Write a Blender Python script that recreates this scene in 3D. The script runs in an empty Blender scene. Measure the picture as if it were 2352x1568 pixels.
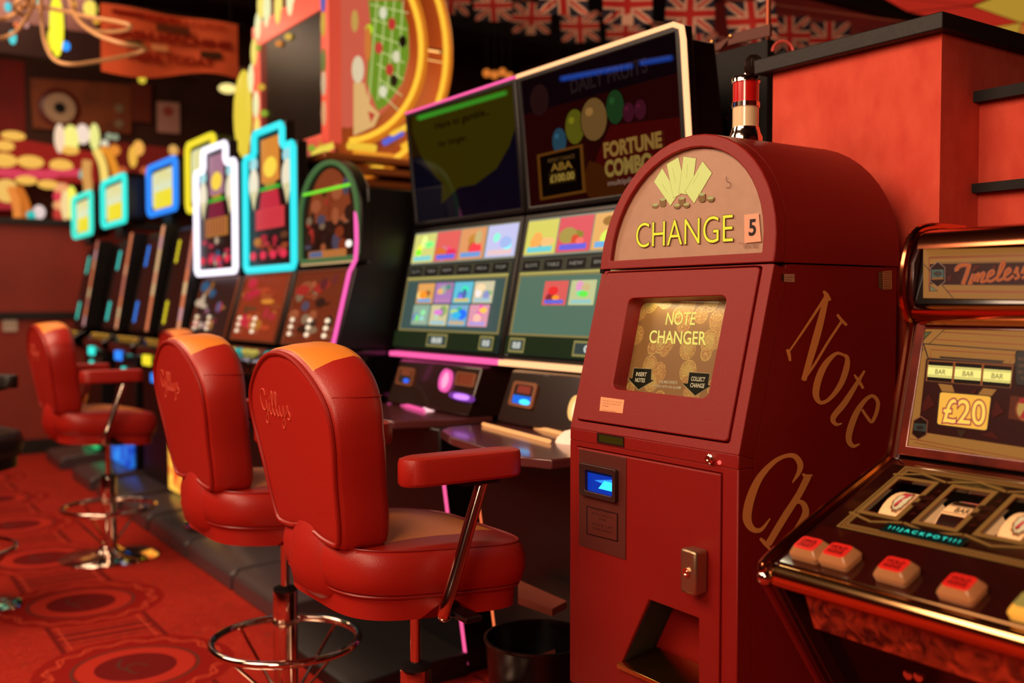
import bpy, bmesh, math, random
from mathutils import Vector, Matrix, noise
random.seed(7)
SC = bpy.context.scene
COL = SC.collection

# ------------------------------------------------------------------ camera, exposure, world, room lights
FPX = 2300.0
YAW = math.radians(34.4); PITCH = math.atan(84 / FPX); EYE = Vector((0, 0, 1.25))
_d = Vector((-math.cos(YAW), math.sin(YAW), 0)); RT = Vector((math.sin(YAW), math.cos(YAW), 0))
FW = _d * math.cos(PITCH) - Vector((0, 0, math.sin(PITCH))); UP = RT.cross(FW)
cam = bpy.data.cameras.new('camera'); camo = bpy.data.objects.new('camera', cam); COL.objects.link(camo)
camo.matrix_world = Matrix(((RT.x, UP.x, -FW.x, 0), (RT.y, UP.y, -FW.y, 0), (RT.z, UP.z, -FW.z, 1.25), (0, 0, 0, 1)))
cam.sensor_width = 36; cam.lens = 36 * FPX / 2352; cam.clip_start = .05; cam.clip_end = 60
cam.dof.use_dof = True; cam.dof.focus_distance = 2.08; cam.dof.aperture_fstop = 2.0
SC.camera = camo
SC.view_settings.view_transform = 'Standard'; SC.view_settings.look = 'None'
SC.view_settings.gamma = 1; SC.view_settings.exposure = 0; SC.view_settings.use_curve_mapping = False
SC.cycles.max_bounces = 6; SC.cycles.use_denoising = True
try: SC.cycles.sample_clamp_indirect = 4
except Exception: pass
W = bpy.data.worlds.new('room_ambient'); SC.world = W; W.use_nodes = True
W.node_tree.nodes['Background'].inputs[0].default_value = (.9, .42, .27, 1)
W.node_tree.nodes['Background'].inputs[1].default_value = .2

def area(name, loc, target, size, power, col, sy=None):
    l = bpy.data.lights.new(name, 'AREA'); l.size = size; l.energy = power; l.color = col
    if sy: l.shape = 'RECTANGLE'; l.size_y = sy
    o = bpy.data.objects.new(name, l); COL.objects.link(o); o.location = loc
    o.rotation_euler = (Vector(target) - Vector(loc)).to_track_quat('-Z', 'Y').to_euler()
    return o
WARM = (1, .68, .46)
area('ceiling_light_front', (-2.2, -1.3, 3.1), (-2.2, 1.4, .8), 1.5, 84, WARM)
area('ceiling_light_aisle', (-5.2, -.6, 3.4), (-5.2, 1.4, .4), 1.6, 100, WARM)
area('ceiling_light_far', (-8.2, 1.0, 3.5), (-8.6, 1.6, .5), 1.2, 45, WARM)
area('ceiling_light_behind', (-.9, -.9, 2.9), (-1.3, 1.9, 1.6), .9, 25, WARM)
area('fill_light_right', (.4, -1.5, 2.3), (-2.0, 1.1, .9), .8, 46, WARM)  # added fill from the right, brightens the right-facing sides of stools and machine
area('ceiling_light_back', (-4.6, 4.9, 3.5), (-4.2, 4.2, 2.6), 1.0, 30, WARM)

# ------------------------------------------------------------------ helpers
def S(r, g, b):
    f = lambda c: (c / 255) / 12.92 if c / 255 <= .04045 else (((c / 255) + .055) / 1.055) ** 2.4
    return (f(r), f(g), f(b), 1)

_M = {}
def mat(name, col, rough=.5, metal=0, em=None, es=0, bump=0, bscale=200, mott=0, mscale=6, coat=0, alpha=None, trans=0, spec=.5):
    if name in _M: return _M[name]
    m = bpy.data.materials.new(name); m.use_nodes = True; nt = m.node_tree; b = nt.nodes['Principled BSDF']
    c = S(*col) if max(col) > 1 else (*col, 1)
    b.inputs['Base Color'].default_value = c; b.inputs['Roughness'].default_value = rough
    b.inputs['Metallic'].default_value = metal; b.inputs['Coat Weight'].default_value = coat
    b.inputs['Coat Roughness'].default_value = .08; b.inputs['Specular IOR Level'].default_value = spec
    b.inputs['Transmission Weight'].default_value = trans
    if alpha is not None: b.inputs['Alpha'].default_value = alpha
    if em is not None:
        b.inputs['Emission Color'].default_value = S(*em); b.inputs['Emission Strength'].default_value = es
    if bump or mott:
        tc = nt.nodes.new('ShaderNodeTexCoord')
    if bump:
        n = nt.nodes.new('ShaderNodeTexNoise'); n.inputs['Scale'].default_value = bscale; n.inputs['Detail'].default_value = 3
        bp = nt.nodes.new('ShaderNodeBump'); bp.inputs['Strength'].default_value = bump; bp.inputs['Distance'].default_value = .002
        nt.links.new(tc.outputs['Object'], n.inputs['Vector']); nt.links.new(n.outputs[0], bp.inputs['Height'])
        nt.links.new(bp.outputs[0], b.inputs['Normal'])
    if mott:
        n2 = nt.nodes.new('ShaderNodeTexNoise'); n2.inputs['Scale'].default_value = mscale; n2.inputs['Detail'].default_value = 6
        mx = nt.nodes.new('ShaderNodeMix'); mx.data_type = 'RGBA'; mx.blend_type = 'MULTIPLY'; mx.inputs[0].default_value = 1
        mr = nt.nodes.new('ShaderNodeMapRange'); mr.inputs[1].default_value = .3; mr.inputs[2].default_value = .7
        mr.inputs[3].default_value = 1 - mott; mr.inputs[4].default_value = 1 + mott
        cb = nt.nodes.new('ShaderNodeCombineColor')
        nt.links.new(tc.outputs['Object'], n2.inputs['Vector']); nt.links.new(n2.outputs[0], mr.inputs[0])
        for i in range(3): nt.links.new(mr.outputs[0], cb.inputs[i])
        mx.inputs[6].default_value = c; nt.links.new(cb.outputs[0], mx.inputs[7]); nt.links.new(mx.outputs[2], b.inputs['Base Color'])
    _M[name] = m
    return m

def ink(col, em=0, rough=.35):
    """flat print colour; em > 0 makes it glow, also on prints that are not backlit"""
    k = 'ink_%d_%d_%d_%g_%g' % (*col, em, rough)
    if k in _M: return _M[k]
    if em: return mat(k, tuple(int(c * .2) for c in col), rough, em=col, es=em, spec=.5 if rough < .1 else .1)
    return mat(k, col, rough, spec=.25)

class MB:
    def __init__(s): s.v = []; s.f = []; s.mi = []
    def add(s, vs, fs, mi=0):
        o = len(s.v); s.v += [Vector(v) for v in vs]
        for f in fs: s.f.append([i + o for i in f]); s.mi.append(mi)
        return s
    def box(s, x0, x1, y0, y1, z0, z1, mi=0):
        vs = [(x, y, z) for x in (x0, x1) for y in (y0, y1) for z in (z0, z1)]
        return s.add(vs, [(0, 1, 3, 2), (4, 6, 7, 5), (0, 4, 5, 1), (2, 3, 7, 6), (0, 2, 6, 4), (1, 5, 7, 3)], mi)
    def prism(s, prof, x0, x1, mi=0):          # (y, z) profile along x
        n = len(prof); vs = [(x0, y, z) for y, z in prof] + [(x1, y, z) for y, z in prof]
        return s.add(vs, [tuple(range(n)), tuple(range(2 * n - 1, n - 1, -1))] + [(i, (i + 1) % n, n + (i + 1) % n, n + i) for i in range(n)], mi)
    def slab(s, pts, vec, mi=0):               # world polygon pushed along vec
        n = len(pts); vec = Vector(vec); vs = list(pts) + [Vector(p) + vec for p in pts]
        return s.add(vs, [tuple(range(n)), tuple(range(2 * n - 1, n - 1, -1))] + [(i, (i + 1) % n, n + (i + 1) % n, n + i) for i in range(n)], mi)
    def ring(s, outer, inner, vec, mi=0):      # frame: outer and inner loops of the same count
        n = len(outer); vec = Vector(vec)
        vs = [Vector(p) for p in outer] + [Vector(p) for p in inner]; vs += [p + vec for p in vs]
        fs = []
        for i in range(n):
            j = (i + 1) % n
            fs += [(i, j, n + j, n + i), (2 * n + i, 3 * n + i, 3 * n + j, 2 * n + j), (i, 2 * n + i, 2 * n + j, j), (n + i, n + j, 3 * n + j, 3 * n + i)]
        return s.add(vs, fs, mi)
    def loft(s, rings, closed=True, cap=True, mi=0):
        n = len(rings[0]); vs = [p for r in rings for p in r]; fs = []
        for k in range(len(rings) - 1):
            for i in range(n if closed else n - 1):
                j = (i + 1) % n; fs.append((k * n + i, k * n + j, (k + 1) * n + j, (k + 1) * n + i))
        if cap: fs += [tuple(range(n)), tuple(range((len(rings) - 1) * n + n - 1, (len(rings) - 1) * n - 1, -1))]
        return s.add(vs, fs, mi)
    def tube(s, pts, r, seg=10, closed=False, mi=0):
        pts = [Vector(p) for p in pts]; n = len(pts); rings = []; up = None
        for i, p in enumerate(pts):
            a = pts[(i - 1) % n] if closed or i > 0 else p; b = pts[(i + 1) % n] if closed or i < n - 1 else p
            t = (b - a).normalized()
            if up is None: up = Vector((0, 0, 1)) if abs(t.z) < .9 else Vector((1, 0, 0))
            sd = t.cross(up).normalized(); up = sd.cross(t).normalized()
            rr = r[i] if isinstance(r, (list, tuple)) else r
            rings.append([p + (sd * math.cos(q) + up * math.sin(q)) * rr for q in [2 * math.pi * k / seg for k in range(seg)]])
        if closed: rings.append(rings[0]); return s.loft(rings, cap=False, mi=mi)
        return s.loft(rings, mi=mi)
    def lathe(s, prof, c=(0, 0, 0), seg=28, mi=0, ax='z'):
        c = Vector(c); rings = []
        for r, h in prof:
            q = []
            for k in range(seg):
                a = 2 * math.pi * k / seg; x, y = r * math.cos(a), r * math.sin(a)
                q.append(c + (Vector((x, y, h)) if ax == 'z' else Vector((x, h, y)) if ax == 'y' else Vector((h, x, y))))
            rings.append(q)
        return s.loft(rings, mi=mi)
    def ball(s, c, rx, ry=None, rz=None, seg=16, mi=0):
        ry = ry or rx; rz = rz or rx; n = seg // 2; rings = []
        for k in range(n + 1):
            a = math.pi * k / n; a = min(max(a, .05), math.pi - .05)
            rings.append([Vector(c) + Vector((rx * math.sin(a) * math.cos(b), ry * math.sin(a) * math.sin(b), rz * math.cos(a))) for b in [2 * math.pi * q / seg for q in range(seg)]])
        return s.loft(rings, mi=mi)
    def build(s, name, mats, parent=None, bevel=0, smooth=35, label=None, recalc=True, kind=None):
        me = bpy.data.meshes.new(name); me.from_pydata([tuple(v) for v in s.v], [], s.f)
        for m in (mats if isinstance(mats, (list, tuple)) else [mats]): me.materials.append(m)
        if max(s.mi or [0]): me.polygons.foreach_set('material_index', s.mi)
        if recalc:
            bm = bmesh.new(); bm.from_mesh(me); bmesh.ops.recalc_face_normals(bm, faces=bm.faces); bm.to_mesh(me); bm.free()
        if smooth:
            me.polygons.foreach_set('use_smooth', [True] * len(me.polygons)); me.set_sharp_from_angle(angle=math.radians(smooth))
        me.update()
        o = bpy.data.objects.new(name, me); COL.objects.link(o)
        if parent is not None:
            o.parent = parent; o.matrix_parent_inverse = _world(parent).inverted()
        if bevel:
            b = o.modifiers.new('bevel', 'BEVEL'); b.width = bevel; b.segments = 2; b.limit_method = 'ANGLE'; b.angle_limit = math.radians(40)
        if label: o['label'] = label
        if kind: o['kind'] = kind
        return o

def _world(o):
    m = Matrix.LocRotScale(o.location, o.rotation_euler, o.scale)
    return (_world(o.parent) @ o.matrix_parent_inverse @ m) if o.parent else m

def thing(name, label, cat, loc=(0, 0, 0), group=None):
    o = bpy.data.objects.new(name, None); COL.objects.link(o); o.location = loc; o.empty_display_size = .1
    o['label'] = label; o['category'] = cat
    if group: o['group'] = group
    return o
def tag(o, label, cat, group=None):
    o['label'] = label; o['category'] = cat
    if group: o['group'] = group
    return o
def struct(o): o['kind'] = 'structure'; return o
def dup(root, loc, rotz=0, label=None):
    r = root.copy(); COL.objects.link(r); r.location = loc; r.rotation_euler = (0, 0, rotz)
    if label: r['label'] = label
    def kids(a, b):
        for ch in [c for c in bpy.data.objects if c.parent == a]:
            d = ch.copy(); COL.objects.link(d); d.parent = b; kids(ch, d)
    kids(root, r)
    return r

# --- flat print laid on a real plane of the thing it belongs to
def ray(x, y): return FW + RT * ((x - 1176) / FPX) + UP * ((784 - y) / FPX)
class Plane:
    def __init__(s, p, n): s.p = Vector(p); s.n = Vector(n).normalized()
    def at(s, x, y, off=0):
        v = ray(x, y); p = s.p + s.n * off
        return EYE + v * ((p - EYE).dot(s.n) / v.dot(s.n))
def yzplane(y0, z0, y1, z1):                   # plane containing the x axis, facing the aisle
    d = Vector((0, y1 - y0, z1 - z0)).normalized(); return Plane((0, y0, z0), (0, -d.z, d.y))

_T = {}
def text_mesh(t, off=0):
    k = (t, off)
    if k in _T: return _T[k]
    def raw(o_):
        c = bpy.data.curves.new('t', 'FONT'); c.body = t; c.offset = o_; c.resolution_u = 5; ob = bpy.data.objects.new('t', c); COL.objects.link(ob)
        dg = bpy.context.evaluated_depsgraph_get(); me = ob.evaluated_get(dg).to_mesh()
        vs = [(v.co.x, v.co.y) for v in me.vertices]; fs = [tuple(p.vertices) for p in me.polygons]
        bpy.data.objects.remove(ob); bpy.data.curves.remove(c)
        return vs, fs
    vs, fs = raw(0); x0 = min(v[0] for v in vs); x1 = max(v[0] for v in vs); y0 = min(v[1] for v in vs); y1 = max(v[1] for v in vs)
    if off: vs, fs = raw(off)
    _T[k] = ([((x - x0) / (x1 - x0), (y - y0) / (y1 - y0)) for x, y in vs], fs)
    return _T[k]

def smoothline(pts, n=6):
    out = []; P = [Vector(p) for p in pts]
    for i in range(len(P) - 1):
        a = P[max(i - 1, 0)]; b = P[i]; c = P[i + 1]; d = P[min(i + 2, len(P) - 1)]
        for k in range(n):
            t = k / n; out.append(.5 * ((2 * b) + (c - a) * t + (2 * a - 5 * b + 4 * c - d) * t * t + (3 * b - a - 3 * c + d) * t ** 3))
    out.append(P[-1]); return out

class Art:
    """coloured sheets stacked a hair apart on one plane; one mesh"""
    def __init__(s, plane, off=.001, step=.0003, frame=None, rough=.35):
        s.pl = plane; s.off = off; s.step = min(step, .00003) if step <= .0003 else step * .5; s.rough = rough; s.mb = MB(); s.mats = []; s.frame = frame
    def _mi(s, c, em):
        m = c if isinstance(c, bpy.types.Material) else ink(c, em, s.rough)
        if m not in s.mats: s.mats.append(m)
        return s.mats.index(m)
    def _pt(s, p):
        if s.frame:                            # (u, v) on the quad given by four world corners BL BR TR TL
            a, b, c, d = s.frame; u, v = p
            q = (a * (1 - u) + b * u) * (1 - v) + (d * (1 - u) + c * u) * v
            return q + s.pl.n * s.off
        return s.pl.at(p[0], p[1], s.off)
    def poly(s, pts, c, em=0):
        s.mb.add([s._pt(p) for p in pts], [tuple(range(len(pts)))], s._mi(c, em)); s.off += s.step; return s
    def rect(s, u0, v0, u1, v1, c, em=0): return s.poly([(u0, v0), (u1, v0), (u1, v1), (u0, v1)], c, em)
    def ell(s, x, y, rx, ry, c, em=0, n=20, rot=0):
        cr, sr = math.cos(rot), math.sin(rot)
        return s.poly([(x + rx * math.cos(a) * cr - ry * math.sin(a) * sr, y + rx * math.cos(a) * sr + ry * math.sin(a) * cr) for a in [2 * math.pi * k / n for k in range(n)]], c, em)
    def line(s, pts, w, c, em=0, smooth=0):
        P = [Vector((*p, 0)) for p in pts]
        ws = list(w) if isinstance(w, (list, tuple)) else [w] * len(P)
        if smooth:
            Q = smoothline([(p.x, p.y, ws[i]) for i, p in enumerate(P)], smooth); ws = [q.z for q in Q]; P = [Vector((q.x, q.y, 0)) for q in Q]
        L, R = [], []
        for i, p in enumerate(P):
            t = (P[min(i + 1, len(P) - 1)] - P[max(i - 1, 0)]).normalized(); nn = Vector((-t.y, t.x, 0)) * ws[i] / 2
            L.append(s._pt((p.x + nn.x, p.y + nn.y))); R.append(s._pt((p.x - nn.x, p.y - nn.y)))
        n = len(P); s.mb.add(L + R, [(i, i + 1, n + i + 1, n + i) for i in range(n - 1)], s._mi(c, em)); s.off += s.step; return s
    def loop(s, pts, w, c, em=0): return s.line(list(pts) + [pts[0], pts[1]], w, c, em)
    def text(s, t, bl, br, tl, c, em=0, bold=0):
        a, b, d = s._pt(bl), s._pt(br), s._pt(tl); vs, fs = text_mesh(t, bold)
        s.mb.add([a + (b - a) * x + (d - a) * y for x, y in vs], fs, s._mi(c, em)); s.off += s.step; return s
    def build(s, name, parent, label=None):
        return s.mb.build(name, s.mats, parent, smooth=0, label=label, recalc=False)

def rr(s0, s1, t0, t1, r, seg=5, rt=None):
    rt = rt or r; out = []
    for cx, cy, a0 in ((s1 - r, t1 - rt, 0), (s0 + r, t1 - rt, 90), (s0 + r, t0 + rt, 180), (s1 - r, t0 + rt, 270)):
        for k in range(seg + 1):
            a = math.radians(a0 + 90 * k / seg); out.append((cx + r * math.cos(a), cy + rt * math.sin(a)))
    return out
def bil(q, pts): return [(q[0] * (1 - u) + q[1] * u) * (1 - v) + (q[3] * (1 - u) + q[2] * u) * v for u, v in pts]

# --- shader expression helper
class E_:
    def __init__(s, nt, o): s.nt = nt; s.o = o
    def op(s, op, b=None, c=None):
        n = s.nt.nodes.new('ShaderNodeMath'); n.operation = op
        for i, x in enumerate((s, b, c)):
            if x is None: continue
            if isinstance(x, E_): s.nt.links.new(x.o, n.inputs[i])
            else: n.inputs[i].default_value = x
        return E_(s.nt, n.outputs[0])
    def __add__(s, b): return s.op('ADD', b)
    def __sub__(s, b): return s.op('SUBTRACT', b)
    def __mul__(s, b): return s.op('MULTIPLY', b)
    def __truediv__(s, b): return s.op('DIVIDE', b)
    def lt(s, b): return s.op('LESS_THAN', b)
    def gt(s, b): return s.op('GREATER_THAN', b)
    def band(s, a, b): return s.gt(a) * s.lt(b)
    def abs(s): return s.op('ABSOLUTE')
def mixc(nt, f, a, b):
    n = nt.nodes.new('ShaderNodeMix'); n.data_type = 'RGBA'
    if isinstance(f, E_): nt.links.new(f.o, n.inputs[0])
    else: n.inputs[0].default_value = f
    for i, x in ((6, a), (7, b)):
        if isinstance(x, tuple): n.inputs[i].default_value = x
        else: nt.links.new(x, n.inputs[i])
    return n.outputs[2]

# ------------------------------------------------------------------ materials
LEA = (168, 32, 22); 
M_lea = mat('red_leather', LEA, .38, bump=.25, bscale=420)
M_tan = mat('orange_leather', (232, 134, 44), .4, bump=.2, bscale=420)
def two_tone(name, fn):
    m = bpy.data.materials.new(name); m.use_nodes = True; nt = m.node_tree; b = nt.nodes['Principled BSDF']
    tc = nt.nodes.new('ShaderNodeTexCoord'); sp = nt.nodes.new('ShaderNodeSeparateXYZ'); nt.links.new(tc.outputs['Object'], sp.inputs[0])
    f = fn(*[E_(nt, sp.outputs[i]) for i in range(3)])
    nt.links.new(mixc(nt, f, S(*LEA), S(240, 140, 48)), b.inputs['Base Color']); b.inputs['Roughness'].default_value = .38
    n = nt.nodes.new('ShaderNodeTexNoise'); n.inputs['Scale'].default_value = 420; bp = nt.nodes.new('ShaderNodeBump'); bp.inputs['Strength'].default_value = .25; bp.inputs['Distance'].default_value = .002
    nt.links.new(tc.outputs['Object'], n.inputs['Vector']); nt.links.new(n.outputs[0], bp.inputs['Height']); nt.links.new(bp.outputs[0], b.inputs['Normal'])
    return m
M_seat2 = two_tone('striped_leather_seat', lambda x, y, z: (x.abs() + (y - .02).op('MAXIMUM', 0) * .5).lt(.165) * y.lt(.15) * (z + y * .075).gt(.732))
M_back2 = two_tone('striped_leather_back', lambda x, y, z: x.abs().lt(.15) * z.gt(1.09) * (y + .27 + (z - .76) * .16).gt(.012))
M_pip = mat('red_piping', (150, 26, 18), .4)
M_chr = mat('chrome', (225, 205, 190), .1, 1)
M_brs = mat('brass', (200, 150, 80), .22, 1)
M_blk = mat('black_plastic', (9, 6, 6), .38)
M_blm = mat('black_matt', (7, 4, 4), .75)
M_blg = mat('black_gloss', (10, 8, 8), .12, coat=.5)
M_scr = mat('dark_screen_glass', (8, 7, 9), .06, coat=1)
M_mac = mat('red_textured_paint', (132, 20, 15), .38, bump=.4, bscale=900, spec=.35)
M_thr = mat('thread', (205, 80, 55), .6)
M_rub = mat('rubber', (10, 8, 8), .8)
M_gls = mat('clear_plastic', (225, 200, 170), .12, trans=.25)

def carpet():
    m = bpy.data.materials.new('patterned_red_carpet'); m.use_nodes = True; nt = m.node_tree; b = nt.nodes['Principled BSDF']
    g = nt.nodes.new('ShaderNodeNewGeometry'); sp = nt.nodes.new('ShaderNodeSeparateXYZ'); nt.links.new(g.outputs['Position'], sp.inputs[0])
    X, Y = E_(nt, sp.outputs[0]), E_(nt, sp.outputs[1])
    row = ((Y - .86) / 1.1 + .5 + 50).op('FLOOR'); par = (row * .5).op('FRACT') * 2       # rows staggered
    cx = ((X + 3.56) / .9 + par * .5 + .5 + 50).op('FRACT') - .5; cy = ((Y - .86) / 1.1 + .5 + 50).op('FRACT') - .5
    dx, dy = cx * .9, cy * 1.1
    r = (dx * dx + dy * dy).op('SQRT'); ang = dy.op('ARCTAN2', dx)
    def tex(kind, scale, detail=2, dist=0):
        n = nt.nodes.new(kind); n.inputs['Scale'].default_value = scale
        if 'Detail' in n.inputs: n.inputs['Detail'].default_value = detail
        if dist and 'Distortion' in n.inputs: n.inputs['Distortion'].default_value = dist
        nt.links.new(g.outputs['Position'], n.inputs['Vector']); return E_(nt, n.outputs[0])
    n1 = tex('ShaderNodeTexNoise', 16, 2, 1.2); n2 = tex('ShaderNodeTexNoise', 3, 4); n3 = tex('ShaderNodeTexNoise', 300, 2); n4 = tex('ShaderNodeTexNoise', 9, 2, 2)
    vine = ((n1 * 9).op('FRACT') - .5).abs().lt(.11)
    patch = n4.gt(.58) * .6
    base, lite, dark, grey = S(158, 22, 12), S(205, 70, 44), S(98, 12, 10), S(92, 52, 40)
    c = mixc(nt, n2, S(150, 24, 16), S(184, 42, 26))
    c = mixc(nt, vine * .5, c, lite)
    c = mixc(nt, patch * vine, c, grey)
    zone = dy.abs().lt(.19) * r.gt(.3)                                                   # bands joining medallions
    c = mixc(nt, (dx.abs().band(.36, .372) + dx.abs().band(.40, .43) + dy.abs().band(.17, .19)).op('MINIMUM', 1) * zone * .8, c, dark)
    c = mixc(nt, dy.abs().band(.145, .155) * zone * .6, c, lite)
    c = mixc(nt, r.band(.23, .33), c, S(150, 20, 12))
    scr = ((ang * 14).op('SINE') * .018 + (r - .28)).abs().lt(.006) + ((ang * 14 + 1.5).op('SINE') * .014 + (r - .28)).abs().lt(.004)
    c = mixc(nt, scr.op('MINIMUM', 1) * .8, c, lite)
    c = mixc(nt, r.lt(.23), c, S(150, 18, 12))
    c = mixc(nt, r.band(.135, .195), c, S(190, 46, 30))
    c = mixc(nt, r.band(.2, .212) * .8, c, grey)
    c = mixc(nt, r.lt(.135), c, S(116, 16, 16))
    ex, ey = dx - .02, dy
    gl = ((ex * ex + ey * ey * 2.2).op('SQRT') - .05).abs().lt(.006) * (ex + ey).lt(.035)
    tl = (dy + .05 - (dx + .03) * (dx + .03) * 6).abs().lt(.006) * (dx + .03).abs().lt(.07)
    c = mixc(nt, (gl + tl).op('MINIMUM', 1) * .8, c, grey)
    nt.links.new(c, b.inputs['Base Color']); b.inputs['Roughness'].default_value = .95; b.inputs['Specular IOR Level'].default_value = .15
    bp = nt.nodes.new('ShaderNodeBump'); bp.inputs['Strength'].default_value = .4; bp.inputs['Distance'].default_value = .004
    nt.links.new(n3.o, bp.inputs['Height']); nt.links.new(bp.outputs[0], b.inputs['Normal'])
    return m

def fabric(name, col, c2):
    m = bpy.data.materials.new(name); m.use_nodes = True; nt = m.node_tree; b = nt.nodes['Principled BSDF']
    tc = nt.nodes.new('ShaderNodeTexCoord'); mp = nt.nodes.new('ShaderNodeMapping'); mp.inputs['Scale'].default_value = (1, 1, .5)
    nt.links.new(tc.outputs['Object'], mp.inputs[0])
    n = nt.nodes.new('ShaderNodeTexNoise'); n.inputs['Scale'].default_value = 26; n.inputs['Detail'].default_value = 8; nt.links.new(mp.outputs[0], n.inputs[0])
    n2 = nt.nodes.new('ShaderNodeTexNoise'); n2.inputs['Scale'].default_value = 7; n2.inputs['Detail'].default_value = 5; nt.links.new(tc.outputs['Object'], n2.inputs[0])
    f = ((E_(nt, n.outputs[0]) + E_(nt, n2.outputs[0])) - .72) * 1.8
    f = f.op('MINIMUM', 1).op('MAXIMUM', 0)
    nt.links.new(mixc(nt, f, S(*col), S(*c2)), b.inputs['Base Color']); b.inputs['Roughness'].default_value = .85
    n3 = nt.nodes.new('ShaderNodeTexNoise'); n3.inputs['Scale'].default_value = 500; nt.links.new(tc.outputs['Object'], n3.inputs[0])
    bp = nt.nodes.new('ShaderNodeBump'); bp.inputs['Strength'].default_value = .5; bp.inputs['Distance'].default_value = .002
    nt.links.new(n3.outputs[0], bp.inputs['Height']); nt.links.new(bp.outputs[0], b.inputs['Normal'])
    return m
M_car = carpet()
M_kio = fabric('red_wall_fabric', (204, 62, 42), (222, 84, 60))
M_wal = mat('dark_red_wall', (120, 22, 16), .8, mott=.25, mscale=3)
M_wlb = mat('dark_brown_wall', (66, 34, 22), .85, mott=.2, mscale=3)
M_cei = mat('dark_ceiling', (40, 16, 12), .9, mott=.2, mscale=2)
M_trm = mat('black_timber_trim', (20, 10, 8), .6, bump=.5, bscale=60, mott=.3, mscale=30)

# ------------------------------------------------------------------ room
def wallbox(name, *a, m=M_wal, **k): return struct(MB().box(*a).build(name, m, smooth=0, **k))
wallbox('floor', -11.1, 2.6, -4.6, 7.1, -.1, 0, m=M_car)
wallbox('ceiling', -11.1, 2.6, -4.6, 7.1, 4.1, 4.2, m=M_cei)
wallbox('wall_far', -11.1, -11.0, -4.6, 7.1, 0, 4.1, m=M_wlb)
wallbox('wall_back', -11.0, 2.5, 7.0, 7.1, 0, 4.1)
wallbox('wall_front', -11.0, 2.5, -4.6, -4.5, 0, 4.1)
wallbox('wall_right', 2.5, 2.6, -4.6, 7.1, 0, 4.1)
# low partition across the aisle end
wallbox('wall_partition', -9.32, -9.2, -1.5, 2.6, 0, 1.92, m=mat('partition_red', (142, 44, 28), .6, mott=.15, mscale=3))
wallbox('trim_1', -9.36, -9.16, -1.5, 2.6, 1.92, 1.97, m=M_trm)
wallbox('trim_2', -9.2, -9.17, -1.5, 2.6, 1.13, 1.19, m=M_trm)
wallbox('baseboard_partition', -9.2, -9.17, -1.5, 2.6, 0, .12, m=M_trm)
# dark beam hung across the hall
wallbox('trim_3', -7.9, -7.7, -4.4, 2.4, 2.98, 3.2, m=mat('beam_brown', (52, 20, 14), .8))
wallbox('trim_4', -7.6, -7.2, -.5, 6.9, 3.55, 4.1, m=M_blm)

# red fabric covered booth: outer corner, return and shelf trims
b = MB(); b.prism([(1.95, 0), (1.95, 1.822), (3.6, 1.822), (3.6, 0)], -1.702, -1.246)
struct(b.build('wall_booth', M_kio, smooth=0))
struct(MB().box(-1.246, 2.4, 2.095, 2.9, 0, 1.70).build('wall_booth_return', M_kio, smooth=0))
struct(MB().box(-1.735, -1.225, 1.918, 3.7, 1.822, 1.858).build('trim_5', M_trm, bevel=.003))
wallbox('trim_6', -1.246, 2.4, 2.07, 2.9, 1.69, 1.714, m=M_blm)
wallbox('trim_7', -1.246, 2.4, 2.07, 2.1, 1.494, 1.514, m=M_blm)
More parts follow.
